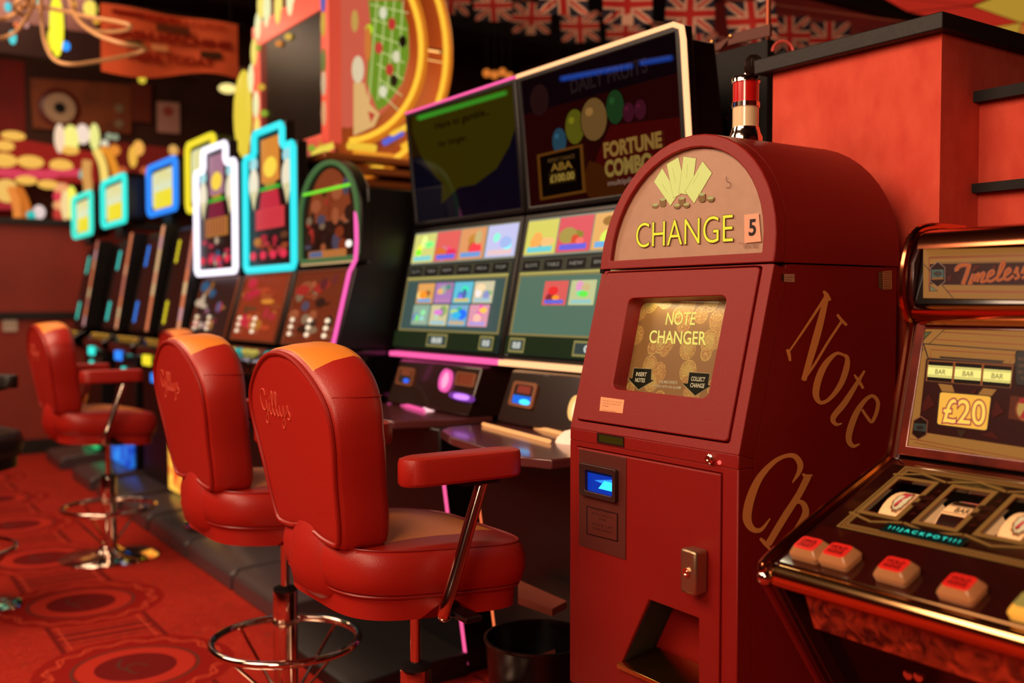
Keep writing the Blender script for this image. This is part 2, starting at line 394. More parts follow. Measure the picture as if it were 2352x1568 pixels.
# ------------------------------------------------------------------ note change machine
def change_machine():
    x0, x1 = -1.773, -1.27; xc = (x0 + x1) / 2
    t = thing('change_machine', 'tall dark red note change machine with domed hood and lettered side', 'change machine', (xc, 1.6, 0))
    FA = yzplane(1.372, .975, 1.463, 1.327); FB = Plane((0, 1.372, 0), (0, -1, 0))
    nA = FA.n; inA = -nA * .042
    MB().prism([(1.455, 0), (1.455, .96), (1.50, 1.327), (1.84, 1.327), (1.84, 0)], x0 + .003, x1 - .003).build('cabinet', M_mac, t, bevel=.002)
    # side cheeks carry the outer outline
    for sx0, sx1 in ((x0, x0 + .012), (x1 - .012, x1)):
        MB().prism([(1.4135, 0), (1.4135, .9645), (1.5045, 1.3165), (1.5045, 1.327), (1.84, 1.327), (1.84, 0)], sx0, sx1).build('side_panel', M_mac, t, smooth=0)
    UQ = [FA.at(*p) for p in ((1325, 962), (1680, 1003), (1755, 613), (1400, 627))]
    DQ = [Vector((-1.752, UQ[0].y, UQ[0].z)), Vector((-1.30, UQ[0].y, UQ[0].z)), Vector((-1.30, UQ[2].y, UQ[2].z)), Vector((-1.752, UQ[2].y, UQ[2].z))]
    OA = [Vector((x0, 1.372, .975)), Vector((x1, 1.372, .975)), Vector((x1, 1.463, 1.327)), Vector((x0, 1.463, 1.327))]
    sq = rr(0, 1, 0, 1, .004, 5)
    MB().ring(bil(OA, sq), bil(DQ, rr(-.006, 1.006, -.008, 1.008, .02, 5)), inA).build('upper_fascia', M_mac, t, bevel=.002)
    WQ = [FA.at(*p) for p in ((1408, 893), (1628, 916), (1673, 679), (1447, 686))]
    DQo = [p + nA * .004 for p in DQ]
    b = MB().ring(bil(DQo, rr(0, 1, 0, 1, .02, 5)), bil([p + nA * .004 for p in WQ], rr(0, 1, 0, 1, .07, 5)), inA)
    b.build('upper_door', M_mac, t, bevel=.0025)
    # coin print behind the window; some of the tube's light put in as emission
    pl = Plane(DQ[0] - nA * .036, nA)
    coin = bpy.data.materials.new('coin_print'); coin.use_nodes = True; nt = coin.node_tree; bs = nt.nodes['Principled BSDF']
    g = nt.nodes.new('ShaderNodeNewGeometry'); mp = nt.nodes.new('ShaderNodeMapping'); nt.links.new(g.outputs['Position'], mp.inputs[0]); mp.inputs['Scale'].default_value = (1, .3, 1)
    vo = nt.nodes.new('ShaderNodeTexVoronoi'); vo.inputs['Scale'].default_value = 21; nt.links.new(mp.outputs[0], vo.inputs['Vector'])
    D = E_(nt, vo.outputs['Distance']); nz = nt.nodes.new('ShaderNodeTexNoise'); nz.inputs['Scale'].default_value = 130; nz.inputs['Detail'].default_value = 4; nt.links.new(mp.outputs[0], nz.inputs[0])
    N = E_(nt, nz.outputs[0]); sc = nt.nodes.new('ShaderNodeSeparateColor'); nt.links.new(vo.outputs['Color'], sc.inputs[0]); K = E_(nt, sc.outputs[0])
    c = mixc(nt, K, S(138, 92, 40), S(150, 128, 60)); c = mixc(nt, (D - .42).abs().lt(.03) + (D - .33).abs().lt(.015), c, S(134, 88, 40))
    c = mixc(nt, ((N * 7).op('FRACT') - .5).abs().lt(.12) * .7, c, S(196, 166, 90)); c = mixc(nt, D.gt(.5), c, S(122, 86, 42))
    nt.links.new(c, bs.inputs['Base Color']); nt.links.new(c, bs.inputs['Emission Color']); bs.inputs['Emission Strength'].default_value = .3; bs.inputs['Roughness'].default_value = .4
    a = Art(pl, .0); a.mb.add([a.pl.at(*p) for p in ((1380, 930), (1660, 950), (1700, 655), (1420, 660))], [(0, 1, 2, 3)], a._mi(coin, 0)); a.off = .0006
    C5 = lambda x, y: (1380 + x / 5.228, 660 + y / 5.228)
    YE = (240, 226, 110)
    def tx(s, p, q, r, c=YE, em=.8, bold=0): a.text(s, C5(*p), C5(*q), C5(*r), c, em, bold)
    tx('NOTE', (775, 448), (1125, 450), (800, 300), YE, 1.1, .012); tx('CHANGER', (580, 665), (1255, 690), (592, 515), YE, 1.1, .012)
    for arrow in (((395, 962), (615, 975), (607, 1110), (645, 1115), (450, 1232), (320, 1092), (372, 1090)), ((1060, 1012), (1313, 1030), (1293, 1172), (1330, 1180), (1130, 1305), (972, 1150), (1038, 1155))):
        a.poly([C5(*p) for p in arrow], (232, 190, 130), .5)
        cx = sum(p[0] for p in arrow) / 7; cy = sum(p[1] for p in arrow) / 7
        a.poly([C5(cx + (p[0] - cx) * .955, cy + (p[1] - cy) * .95) for p in arrow], (58, 50, 24), .2)
    PK = (240, 205, 150)
    tx('INSERT', (420, 1062), (545, 1068), (428, 1015), PK, .8, .02); tx('NOTES', (410, 1132), (525, 1140), (418, 1085), PK, .8, .02)
    tx('COLLECT', (1080, 1118), (1245, 1130), (1090, 1068), PK, .8, .02); tx('CHANGE', (1070, 1195), (1238, 1207), (1080, 1145), PK, .8, .02)
    tx('THIS MACHINE IS', (692, 1148), (915, 1160), (697, 1112), PK, .7, .01); tx('FITTED WITH AN ALARM', (632, 1195), (955, 1220), (640, 1165), PK, .7, .01)
    a.build('window_print', t, 'self-glowing coin picture with yellow lettering')
    g0 = bil([p - nA * .006 for p in WQ], [(-.02, -.02), (1.02, -.02), (1.02, 1.02), (-.02, 1.02)])
    gm = mat('window_glass', (30, 28, 24), .03, alpha=.06)
    MB().slab(g0, -nA * .002).build('window_pane', gm, t, smooth=0)
    # tube lamp inside the top of the window
    top = bil([p - nA * .018 for p in WQ], [(.06, 1.03), (.97, 1.03)])
    MB().tube(top, .006, 8).build('lamp_tube', ink((255, 240, 190), 6), t)
    l = area('window_lamp', (top[0] + top[1]) / 2 + nA * .008 - Vector((0, 0, .012)), bil([p - nA * .036 for p in WQ], [(.5, .0)])[0], .22, .16, (1, .92, .6), .014)
    # lower fascia band and door with hopper
    MB().prism([(1.372, .948), (1.372, .975), (1.413, .9645), (1.413, .948)], x0, x1).build('middle_band', M_mac, t, bevel=.002)
    dz = lambda px, py: FB.at(px, py)
    top_z = .945; bot = .40
    L0, L1 = -1.748, -1.31
    OQ = [Vector((x0, 1.372, bot)), Vector((x1, 1.372, bot)), Vector((x1, 1.372, .948)), Vector((x0, 1.372, .948))]
    IQ = [Vector((L0, 1.372, bot + .008)), Vector((L1, 1.372, bot + .008)), Vector((L1, 1.372, .937)), Vector((L0, 1.372, .937))]
    MB().ring(OQ, IQ, (0, .041, 0)).build('lower_fascia', M_mac, t, bevel=.002)
    hp = [dz(1426, 1525), dz(1608, 1600), dz(1608, 1419), dz(1493, 1376)]
    DQ2 = [p + Vector((0, -.003, 0)) for p in (Vector((L0 + .002, 1.372, bot + .01)), Vector((L1 - .002, 1.372, bot + .01)), Vector((L1 - .002, 1.372, .935)), Vector((L0 + .002, 1.372, .935)))]
    hp[0].z = max(hp[0].z, bot + .03); hp[1].z = hp[0].z - .0
    MB().ring(DQ2, [p + Vector((0, -.003, 0)) for p in hp], (0, .08, 0)).build('lower_door', M_mac, t, bevel=.0025)
    MB().ring([p + Vector((0, .006, 0)) for p in hp], bil([p + Vector((0, .006, 0)) for p in hp], [(.02, .02), (.98, .02), (.98, .98), (.02, .98)]), (0, .074, 0)).build('hopper_lining', M_blm, t, smooth=0)
    cx = (hp[0] + hp[1]) / 2
    MB().add([hp[1] + Vector((-.004, .008, .0)), hp[2] + Vector((-.004, .008, -.004)), hp[2] + Vector((-.055, .078, -.012)), hp[1] + Vector((-.055, .078, .05))], [(0, 1, 2, 3)]).build('hopper_wall', mat('dull_brass', (120, 74, 34), .4, .6), t)
    MB().prism([(1.36, hp[0].z - .006), (1.36, hp[0].z + .004), (1.45, hp[0].z + .03), (1.45, hp[0].z)], hp[0].x, hp[1].x).build('coin_tray', M_brs, t, bevel=.001)
    MB().box(x0, x1, 1.372, 1.413, 0, bot - .004).build('base_panel', M_mac, t, bevel=.002)
    MB().box(L0, L1, 1.366, 1.374, .06, bot - .03).build('base_door', M_mac, t, bevel=.002)
    # note acceptor
    q = lambda pts, y=0: [Plane((0, 1.369 + y, 0), (0, -1, 0)).at(*p) for p in pts]
    pm = mat('brown_steel', (96, 42, 34), .45, .3, bump=.3, bscale=600)
    pt = q([(1331, 1251), (1438, 1283), (1440, 1048), (1331, 1025)]); pt = [Vector((pt[0].x, 1.369, pt[0].z)), Vector((pt[1].x, 1.369, pt[0].z)), Vector((pt[1].x, 1.369, pt[3].z)), Vector((pt[0].x, 1.369, pt[3].z))]
    pt = [Vector((p.x, p.y, min(p.z, .932))) for p in pt]
    na = MB().slab(pt, (0, -.002, 0)).build('note_acceptor', pm, t, bevel=.0006)
    bz = q([(1339, 1133), (1422, 1150), (1422, 1078), (1339, 1064)]); zz = (bz[0].z, bz[2].z); xx = (bz[0].x, bz[1].x)
    O = [Vector((xx[0], 1.357, zz[0])), Vector((xx[1], 1.357, zz[0])), Vector((xx[1], 1.357, zz[1])), Vector((xx[0], 1.357, zz[1]))]
    MB().ring(bil(O, rr(0, 1, 0, 1, .05, 3)), bil(O, rr(.17, .92, .16, .82, .04, 3)), (0, .011, 0)).build('bezel', mat('dark_bezel', (50, 28, 26), .3), na, bevel=.001)
    s = bil([p + Vector((0, .009, 0)) for p in O], [(.17, .16), (.92, .16), (.92, .82), (.17, .82)])
    am = Art(Plane(s[0], (0, -1, 0)), .0005, frame=s)
    am.rect(0, 0, 1, 1, (10, 50, 170), 1.0).poly([(.25, .55), (.9, .75), (1, .65), (.6, .45)], (40, 130, 240), 1.4).poly([(.4, .2), (1, .2), (1, .6), (.62, .62)], (50, 190, 255), 2).rect(0, .86, 1, 1, (8, 20, 60), .6)
    am.build('note_slot', na, 'glowing blue note slot')
    ar = Art(Plane((0, 1.367, 0), (0, -1, 0)), .0008)
    lab = [(1347, 1161), (1419, 1179), (1419, 1244), (1347, 1226)]
    ar.poly(lab, (28, 12, 12)); cx, cy = 1383, 1202.5
    ar.poly([(cx + (x - cx) * .93, cy + (y - cy) * .93) for x, y in lab], (88, 38, 30))
    for i, (w, tt) in enumerate(((.8, 'PLEASE INSERT'), (.8, 'NOTES ONE AT A'), (.3, 'TIME'), (.75, 'FACE UP'), (.7, 'THIS WAY'))):
        y = 1176 + i * 10 + (4 if i > 2 else 0); w2 = 30 * w
        ar.text(tt, (1383 - w2, y + (-w2 * .25)), (1383 + w2, y + w2 * .25), (1383 - w2, y - 5 - w2 * .25), (30, 12, 10))
    ar.build('instruction_label', na)
    # display, lock, led
    DP = yzplane(1.372, .975, 1.463, 1.327)
    o = MB(); pz = [FB.at(*p) for p in ((1372, 1009), (1434, 1018), (1436, 989), (1374, 982))]
    lx0, lx1 = pz[0].x, pz[1].x; lz0, lz1 = .952, .974
    o.ring([Vector((lx0, 1.3705, lz0)), Vector((lx1, 1.3705, lz0)), Vector((lx1, 1.3705, lz1)), Vector((lx0, 1.3705, lz1))], [Vector((lx0 + .006, 1.3705, lz0 + .004)), Vector((lx1 - .003, 1.3705, lz0 + .004)), Vector((lx1 - .003, 1.3705, lz1 - .003)), Vector((lx0 + .006, 1.3705, lz1 - .003))], (0, .003, 0))
    dsp = o.build('display', mat('display_bezel', (40, 14, 10), .4), t, smooth=0)
    MB().box(lx0 + .006, lx1 - .003, 1.3712, 1.373, lz0 + .004, lz1 - .003).build('display_screen', mat('lcd', (40, 38, 8), .2, em=(66, 60, 8), es=.25), dsp, smooth=0)
    lk = FB.at(1634, 1036); 
    MB().lathe([(.0095, .006), (.0095, -.004), (.0065, -.006), (.0065, -.009), (.003, -.009), (.003, -.007)], (lk.x, 1.37, .96), 20, ax='y').build('key_lock', M_chr, t)
    MB().ball((lk.x + .022, 1.371, .956), .004, seg=10).build('indicator_lamp', ink((255, 90, 80), 1.5), t)
    # square handle with its lock
    h = [FB.at(*p) for p in ((1584, 1246), (1637, 1362))]
    hx, hz0, hz1 = FB.at(1612, 1300).x, FB.at(1612, 1358).z, FB.at(1612, 1256).z
    hh = MB().box(hx - .022, hx + .02, 1.335, 1.37, hz0, hz1).build('door_handle', mat('dull_steel', (170, 140, 110), .32, .9, bump=.2, bscale=300), t, bevel=.006)
    MB().lathe([(.0085, 0), (.0085, -.004), (.006, -.004), (.006, -.002), (.003, -.002), (.003, -.005)], (hx - .002, 1.335, (hz0 + hz1) / 2), 18, ax='y').build('key_lock', M_chr, hh)
    # hood
    hw = .2545; zb = 1.33; ap = 1.604; zs = 1.352
    def arch(w, z0, zsp, za, n=24):
        pts = [(xc - w, z0), (xc + w, z0)]
        for k in range(n + 1):
            a = math.pi * k / n; pts.append((xc + w * math.cos(a), zsp + (za - zsp) * math.sin(a)))
        return pts
    yf = lambda z: 1.458 + (z - 1.327) * .142
    OA_ = arch(hw, zb, zs, ap); IA_ = arch(.222, 1.349, 1.362, 1.577)
    outer = [Vector((x, yf(z), z)) for x, z in OA_]
    hd = MB(); R0 = [Vector((x, yf(z) + .03, z)) for x, z in OA_]; R1 = [Vector((x, 1.845, z)) for x, z in OA_]
    hd.loft([R0, R1]); hd.build('hood', M_mac, t, smooth=50)
    MB().ring(outer, [Vector((x, yf(z), z)) for x, z in IA_], (0, .03, 0)).build('hood_rim', M_mac, t, bevel=.003, smooth=50)
    FS = yzplane(yf(1.33) + .012, 1.33, yf(1.6) + .012, 1.6)
    sm = mat('sign_beige', (168, 130, 106), .5, mott=.06, mscale=40)
    sg = MB().slab([Vector((x, yf(z) + .012, z)) for x, z in arch(.2225, 1.3485, 1.362, 1.5775)], (0, .016, 0)).build('hood_sign', sm, t, smooth=0)
    C4 = lambda x, y: (1380 + x / 5.2275, 320 + y / 5.2275)
    a = Art(FS, .0006); DK = (120, 60, 20); NY = (252, 240, 130)
    def outl(pts, c, em):
        cx = sum(p[0] for p in pts) / len(pts); cy = sum(p[1] for p in pts) / len(pts)
        a.poly([C4(cx + (x - cx) * 1.03, cy + (y - cy) * 1.02) for x, y in pts], DK); a.poly([C4(*p) for p in pts], c, em)
    for n_ in (((737, 347), (638, 507), (835, 795), (925, 660)), ((930, 215), (790, 297), (872, 702), (960, 655), (975, 400)), ((993, 205), (1143, 228), (1115, 450), (1030, 662), (938, 645)), ((1222, 262), (1333, 405), (1120, 768), (1013, 625))): outl(n_, NY, .75)
    for (x, y), (x2, y2) in (((740, 540), (800, 640)), ((860, 340), (900, 520)), ((1040, 300), (1030, 470)), ((1180, 400), (1100, 540))):
        a.line([C4(x, y), C4(x2, y2)], .8, (225, 205, 90), .6)
    def stack(x, y, rx, ry, h):
        a.poly([C4(x - rx - 3, y), C4(x - rx - 3, y + h), C4(x - rx * .5, y + h + ry), C4(x + rx * .5, y + h + ry - 2), C4(x + rx + 3, y + h - 6), C4(x + rx + 3, y - 4)], DK)
        k = 0
        while k < h: a.ell(*C4(x, y + h - k), rx / 5.2, ry / 5.2, (214, 170, 92), .3, 12, -.15); a.ell(*C4(x, y + h - k - 5), rx / 5.2, ry / 5.2, (120, 80, 30), 0, 12, -.15); k += 14
        a.ell(*C4(x, y), rx / 5.2, ry / 5.2, (240, 222, 130), .5, 14, -.15)
    stack(653, 785, 36, 16, 28); stack(743, 720, 36, 16, 76); stack(972, 707, 36, 16, 80); stack(914, 790, 36, 16, 28); stack(1027, 778, 36, 16, 28); stack(1213, 658, 38, 18, 78); stack(1316, 702, 40, 18, 30)
    for bold, c, em in ((.006, (110, 60, 10), 0), (-.010, (252, 238, 60), .9)):
        a.text('CHANGE', C4(418, 1305), C4(1587, 1228), C4(424, 1006), c, em, bold)
    a.line([C4(*p) for p in ((1506, 445), (1508, 500), (1545, 515), (1558, 545), (1540, 575), (1500, 578))], 1.1, (90, 40, 20), 0, 4)
    a.text('sales office', C4(1705, 1280), C4(1895, 1268), C4(1705, 1262), (90, 30, 16)); a.text('call the desk', C4(1712, 1305), C4(1890, 1296), C4(1712, 1288), (90, 30, 16)); a.text('Hire and repair', C4(1655, 1255), C4(1930, 1240), C4(1655, 1238), (90, 30, 16))
    a.poly([C4(*p) for p in ((1722, 905), (1895, 885), (1925, 1225), (1725, 1245))], (226, 160, 130)); a.text('5', C4(1780, 1155), C4(1858, 1148), C4(1783, 968), (28, 8, 8), 0, .03)
    a.build('sign_print', sg)
    # stickers and side lettering
    a = Art(FA, .0045); a.poly([(1380, 911), (1434, 918), (1430, 949), (1377, 943)], (232, 165, 120))
    for i, tt in enumerate(('Please take all care to count your', 'notes will be accepted in this', 'changer')): a.text(tt, (1384, 921 + i * 6), (1384 + (44, 40, 14)[i], 921 + i * 6 + (5.5, 5, 2)[i]), (1384.5, 917.5 + i * 6), (120, 50, 30))
    a.text('thank you the management', (1382, 943), (1415, 947), (1382.5, 940), (120, 50, 30)); a.build('sticker', t, 'small cream paper notice')
    SP = Plane((x1, 0, 0), (1, 0, 0)); OR = (246, 158, 84)
    def letter(*strokes):
        a = Art(SP, .0008)
        for p, w in strokes: a.line(p, w, OR, 0, 7)
        a.build('painted_letter', t)
    letter(([(1813, 806), (1838, 770), (1868, 725), (1896, 682)], [4, 5, 6, 7]), ([(1899, 678), (1888, 725), (1872, 785), (1846, 873)], [12, 15, 17, 12]), ([(1845, 874), (1872, 835), (1902, 785), (1933, 738)], [5, 6, 6, 6]), ([(1923, 722), (1933, 735), (1945, 747)], [6, 7, 6]), ([(1808, 802), (1812, 812), (1815, 829)], [6, 8, 5]), ([(1891, 668), (1899, 678), (1907, 690)], [5, 10, 6]))
    letter(([(1938, 815), (1920, 812), (1896, 836), (1880, 870), (1874, 905), (1884, 924), (1905, 916), (1930, 884), (1944, 846), (1946, 822), (1938, 815)], [6, 8, 14, 16, 15, 9, 9, 13, 14, 10, 7]))
    letter(([(1986, 851), (1966, 884), (1940, 925), (1914, 958), (1920, 974), (1934, 972)], [5, 10, 14, 13, 8, 3]), ([(1962, 860), (1972, 874), (1983, 892)], [4, 8, 6]))
    letter(([(1980, 940), (1992, 958), (2003, 968), (2014, 944), (2016, 922), (2004, 909), (1986, 920), (1966, 950), (1952, 988), (1950, 1012), (1960, 1024), (1975, 1019)], [6, 7, 8, 9, 9, 8, 10, 14, 15, 13, 9, 3]))
    letter(([(1820, 1108), (1834, 1086), (1838, 1066), (1826, 1048), (1804, 1047), (1776, 1062), (1744, 1098), (1723, 1146), (1716, 1190), (1728, 1214), (1748, 1216), (1769, 1190)], [3, 10, 14, 12, 9, 11, 16, 20, 20, 14, 9, 3]))
    letter(([(1843, 1088), (1852, 1093), (1866, 1091)], [5, 8, 4]), ([(1856, 1093), (1835, 1135), (1800, 1190), (1764, 1250)], [16, 15, 16, 15]), ([(1746, 1236), (1757, 1247), (1769, 1262)], [6, 10, 5]), ([(1815, 1164), (1832, 1152), (1846, 1158), (1850, 1180), (1832, 1215), (1808, 1256), (1800, 1280)], [6, 9, 13, 16, 16, 15, 10]))
    letter(([(1850, 1262), (1864, 1230), (1880, 1215), (1886, 1240), (1866, 1290), (1880, 1330)], [8, 12, 14, 14, 12, 8]))
    a = Art(SP, .001); a.poly([(1795, 629), (1825, 629), (1825, 648), (1795, 646)], (190, 140, 110)); a.poly([(1795, 629), (1801, 629), (1801, 646), (1795, 646)], (60, 30, 20)); a.line([(1804, 636), (1822, 637)], 1.2, (110, 60, 40)); a.line([(1804, 642), (1818, 643)], 1.2, (110, 60, 40))
    a.build('asset_label', t); a = Art(SP, .001); a.poly([(2027, 623), (2048, 621), (2049, 664), (2028, 665)], (196, 130, 84)); a.poly([(2017, 625), (2026, 623), (2027, 665), (2018, 660)], (110, 80, 50))
    for k in range(8): a.line([(2030, 627 + k * 5), (2046, 625.6 + k * 5)], 1.1, (110, 50, 30))
    a.build('asset_label', t)
    MB().box(x0 - .004, x0 + .01, 1.46, 1.48, 1.322, 1.332).build('hinge', M_blk, t)
    return t
change_machine()

def beacon():
    c = Vector((-1.52, 1.655, 1.600))
    t = thing('alarm_beacon', 'chrome alarm beacon with red over cream lens on the change machine hood', 'beacon', c)
    L = lambda prof: [(r, z) for r, z in prof]
    MB().lathe([(.037, -.006), (.036, .014), (.032, .022), (.0295, .032), (.0293, .034)], c, 36).build('base', M_chr, t)
    cr = mat('cream_lens', (236, 208, 160), .25, coat=.8, spec=.6); rd = mat('red_lens', (196, 22, 20), .2, coat=.8)
    MB().lathe([(.028, .033), (.028, .078)], c, 36).build('cream_lens', cr, t)
    MB().lathe([(.0285, .076), (.0302, .077), (.0302, .087), (.0285, .088)], c, 36).build('collar', M_chr, t)
    MB().lathe([(.028, .087), (.028, .130)], c, 36).build('red_lens', rd, t)
    MB().lathe([(.0285, .129), (.0305, .130), (.0305, .139), (.0285, .142), (.006, .143), (.004, .147), (.0045, .150), (.003, .154), (.001, .156)], c, 36).build('cap', M_chr, t)
beacon()
# ------------------------------------------------------------------ bar stools
def seat_outline(s=1.0, n=72, rear=.262, front=.185, hw=.232, p=5.0, dx=0):
    out = []; cy = (front - rear) / 2; ry = (front + rear) / 2
    for k in range(n):
        a = 2 * math.pi * k / n; ca, sa = math.cos(a), math.sin(a)
        x = math.copysign(abs(ca) ** (2 / p), ca) * (hw + dx); y = math.copysign(abs(sa) ** (2 / p), sa) * (ry + dx) + cy
        if y < cy: x *= 1 - .13 * ((cy - y) / ry) ** 3
        out.append((x * s, (y - cy) * s + cy))
    return out
def tilt(y): return -(y + .256) * .075
EGG = [(0, 1.158), (.055, 1.153), (.105, 1.138), (.155, 1.112), (.195, 1.082), (.220, 1.052), (.231, 1.015), (.228, .97), (.218, .93), (.204, .875), (.193, .81), (.184, .775), (.172, .752), (.150, .744), (.09, .746), (.045, .754), (0, .757)]
EGB = [(0, 1.170), (.055, 1.168), (.105, 1.160), (.155, 1.143), (.195, 1.116), (.222, 1.082), (.236, 1.035), (.234, .98), (.225, .93), (.211, .875), (.200, .81), (.190, .775), (.178, .752), (.152, .744), (.09, .742), (.045, .742), (0, .742)]
def egg(n=96, ins=0, body=0):
    tb = [(x * (1 - body) + X * body, z * (1 - body) + Z * body) for (x, z), (X, Z) in zip(EGG, EGB)]
    half = [tuple(q[:2]) for q in smoothline([(x, z, 0) for x, z in tb], 5)]
    pts = half + [(-x, z) for x, z in half[-2:0:-1]]
    return [(x * (1 - ins / .22), .95 + (z - .95) * (1 - ins / .21)) for x, z in pts]

def script(strokes, P, r):
    b = MB()
    for s in strokes: b.tube([P(x, y) for x, y in [tuple(q[:2]) for q in smoothline([(*p, 0) for p in s], 5)]], r, 6)
    return b
GIL = [[(.95, 2.0), (.85, 2.55), (.5, 2.6), (.2, 2.1), (.1, 1.3), (.3, .5), (.7, .45), (.95, 1.0), (1.0, 1.5), (1.02, .4), (.95, -.5), (.7, -1.0), (.45, -.7), (.75, -.1), (1.3, .5)],
       [(1.3, .5), (1.45, 1.2), (1.42, .4), (1.62, .05), (1.85, .45)], [(1.5, 1.65), (1.53, 1.8)],
       [(1.85, .45), (2.15, 1.5), (2.2, 2.3), (2.05, 2.5), (1.95, 1.8), (2.0, .4), (2.2, .05), (2.45, .45)],
       [(2.45, .45), (2.75, 1.5), (2.8, 2.3), (2.65, 2.5), (2.55, 1.8), (2.6, .4), (2.8, .05), (3.05, .45)],
       [(3.05, 1.2), (3.1, .4), (3.3, .1), (3.6, .5), (3.72, 1.25), (3.7, .2), (3.6, -.8), (3.35, -1.1), (3.25, -.7), (3.6, -.1), (4.1, .5)],
       [(4.1, .5), (4.4, 1.35), (4.45, .8), (4.62, .35), (4.5, -.05), (4.2, .05)]]

def bar_stool(name, lea, tan, ring=True, sign=True):
    t = thing(name, 'stool', 'bar stool')
    # pedestal
    MB().lathe([(.235, 0), (.235, .008), (.20, .022), (.10, .034), (.055, .045), (.04, .06)], (0, 0, 0), 48).build('base', M_chr, t, smooth=40)
    MB().lathe([(.036, .05), (.036, .30), (.0385, .303), (.0385, .313), (.036, .316), (.036, .395), (.034, .402)], (0, 0, 0), 32).build('column', M_chr, t)
    MB().lathe([(.035, .40), (.035, .408), (.016, .414)], (0, 0, 0), 28).build('collar', M_rub, t)
    MB().lathe([(.0125, .40), (.0125, .61)], (0, 0, 0), 20).build('gas_lift', M_chr, t)
    if ring:
        MB().tube([(.215 * math.cos(a), .215 * math.sin(a), .25) for a in [2 * math.pi * k / 56 for k in range(56)]], .0115, 12, closed=True).build('foot_ring', M_chr, t)
        for k in range(4):
            a = math.radians(20 + 90 * k); MB().tube([(.205 * math.cos(a), .205 * math.sin(a), .245), (.038 * math.cos(a), .038 * math.sin(a), .075)], .0048, 8).build('strut', M_chr, t)
    MB().box(-.09, .09, -.10, .10, .596, .612).box(-.31, .31, -.052, -.012, .594, .606).build('seat_plate', M_blk, t, bevel=.002)
    # seat skirt with side notches, then cushion
    b = MB(); rings = []
    for dx, z in ((-.012, .603), (-.010, .652)):
        rings.append([Vector((x, y, (.645 if (z < .61 and abs(y + .055) < .045 and abs(x) > .15) else z) + tilt(y))) for x, y in seat_outline(dx=dx, n=96)])
    b.loft(rings); b.build('seat_skirt', lea, t, smooth=60)
    MB().tube([(x, y, .653 + tilt(y)) for x, y in seat_outline(dx=-.003)], .0034, 6, closed=True).build('seat_piping', M_pip if lea is M_lea else lea, t)
    b = MB(); N = 96; prof = [(-.006, .654), (.004, .662), (.010, .69), (.010, .715), (.004, .74), (-.004, .749)]
    rings = [[Vector((x, y, z + tilt(y))) for x, y in seat_outline(dx=dx, n=N)] for dx, z in prof]
    for s in (.975, .93, .87, .8, .72, .64, .52, .4, .25, .1):
        rings.append([Vector((x, y, .751 + .022 * (1 - s) ** .7 + .006 * math.cos(y * 12) + tilt(y))) for x, y in seat_outline(s, N, dx=-.006)])
    b.loft(rings)
    for i, f in enumerate(b.f):
        c = sum((b.v[k] for k in f), Vector()) / len(f)
        if c.z - tilt(c.y) > .753 and abs(c.x) < .165 - .5 * max(0, c.y - .02) and c.y < .15: b.mi[i] = 1
    b.mi = [0] * len(b.f); b.build('seat_cushion', M_seat2 if lea is M_lea else lea, t, smooth=60)
    MB().tube([(x, y, .7495 + tilt(y)) for x, y in seat_outline(dx=-.003)], .0022, 6, closed=True).build('seat_piping', M_pip if lea is M_lea else lea, t)
    lean = lambda z: -.27 - (z - .76) * .16
    rings = []
    for off, ins, bd in ((0.0, .030, 0), (.001, .014, 0), (.006, .004, 0), (.014, 0, .15), (.05, 0, .7), (.09, 0, 1), (.106, .005, 1), (.117, .018, 1), (.122, .05, 1), (.123, .10, 1)):
        rings.append([Vector((x, lean(z) + off * (1 if z < 1.0 else 1 + (z - 1.0) * 1.2), z)) for x, z in egg(ins=ins, body=bd)])
    n = len(rings[0]); b = MB().loft(rings)
    for i, f in enumerate(b.f):
        if len(f) != 4 or i < 2 * n: continue
        c = sum((b.v[k] for k in f), Vector()) / 4
        if abs(c.x) < .15 and c.z > 1.07: b.mi[i] = 1
    b.mi = [0] * len(b.f); b.build('backrest', M_back2 if lea is M_lea else lea, t, smooth=50)
    MB().tube([(x, lean(z) + .001, z) for x, z in egg(ins=.010)], .0058, 8, closed=True).build('back_piping', M_pip if lea is M_lea else lea, t)
    for sx in (-1, 1):
        MB().tube([((.2105 + .0195 * q2 - q3) * sx, lean(1.066) + q * 1.08, 1.066) for q, q2, q3 in ((.014, .15, 0), (.05, .7, 0), (.09, 1, 0), (.106, 1, .005), (.116, 1, .016))], .0016, 6).build('seam', M_pip if lea is M_lea else lea, t)
    # shell joining back to seat
    b = MB(); rings = []
    for z, y, w in ((.80, -.262, .085), (.75, -.288, .09), (.69, -.296, .10), (.64, -.285, .10), (.612, -.25, .095)):
        rings.append([Vector((x * w, y + .035 * (abs(x) ** 3), z)) for x in (-1, -.8, -.4, 0, .4, .8, 1)] + [Vector((x * w, y + .02 + .035 * (abs(x) ** 3), z)) for x in (1, .8, .4, 0, -.4, -.8, -1)])
    b.loft(rings); b.build('back_shell', lea, t, smooth=50)
    # arms
    for sx in (-1, 1):
        X = .292 * sx
        out = rr(-.036, .036, -.195, .090, .034, 5, .045)
        b = MB().loft([[Vector((X + x * k, y * 1.0 if k == 1 else (-.0425 + (y + .0425) * kk), z)) for x, y in out] for k, kk, z in ((.86, .97, .890), (1, 1, .896), (1, 1, .936), (.93, .985, .944), (.72, .9, .948))])
        b.build('arm_pad', lea, t, smooth=40)
        MB().box(X - .02, X + .02, -.06, .03, .880, .889).build('arm_bracket', M_blk, t)
        p = smoothline([(X, .0, .884), (X, -.03, .80), (X, -.065, .70), (X, -.088, .64), (X - .012 * sx, -.088, .612), (X - .05 * sx, -.06, .602), (X - .12 * sx, -.035, .600)], 6)
        MB().tube(p, .0135, 14).build('arm_tube', M_chr, t)
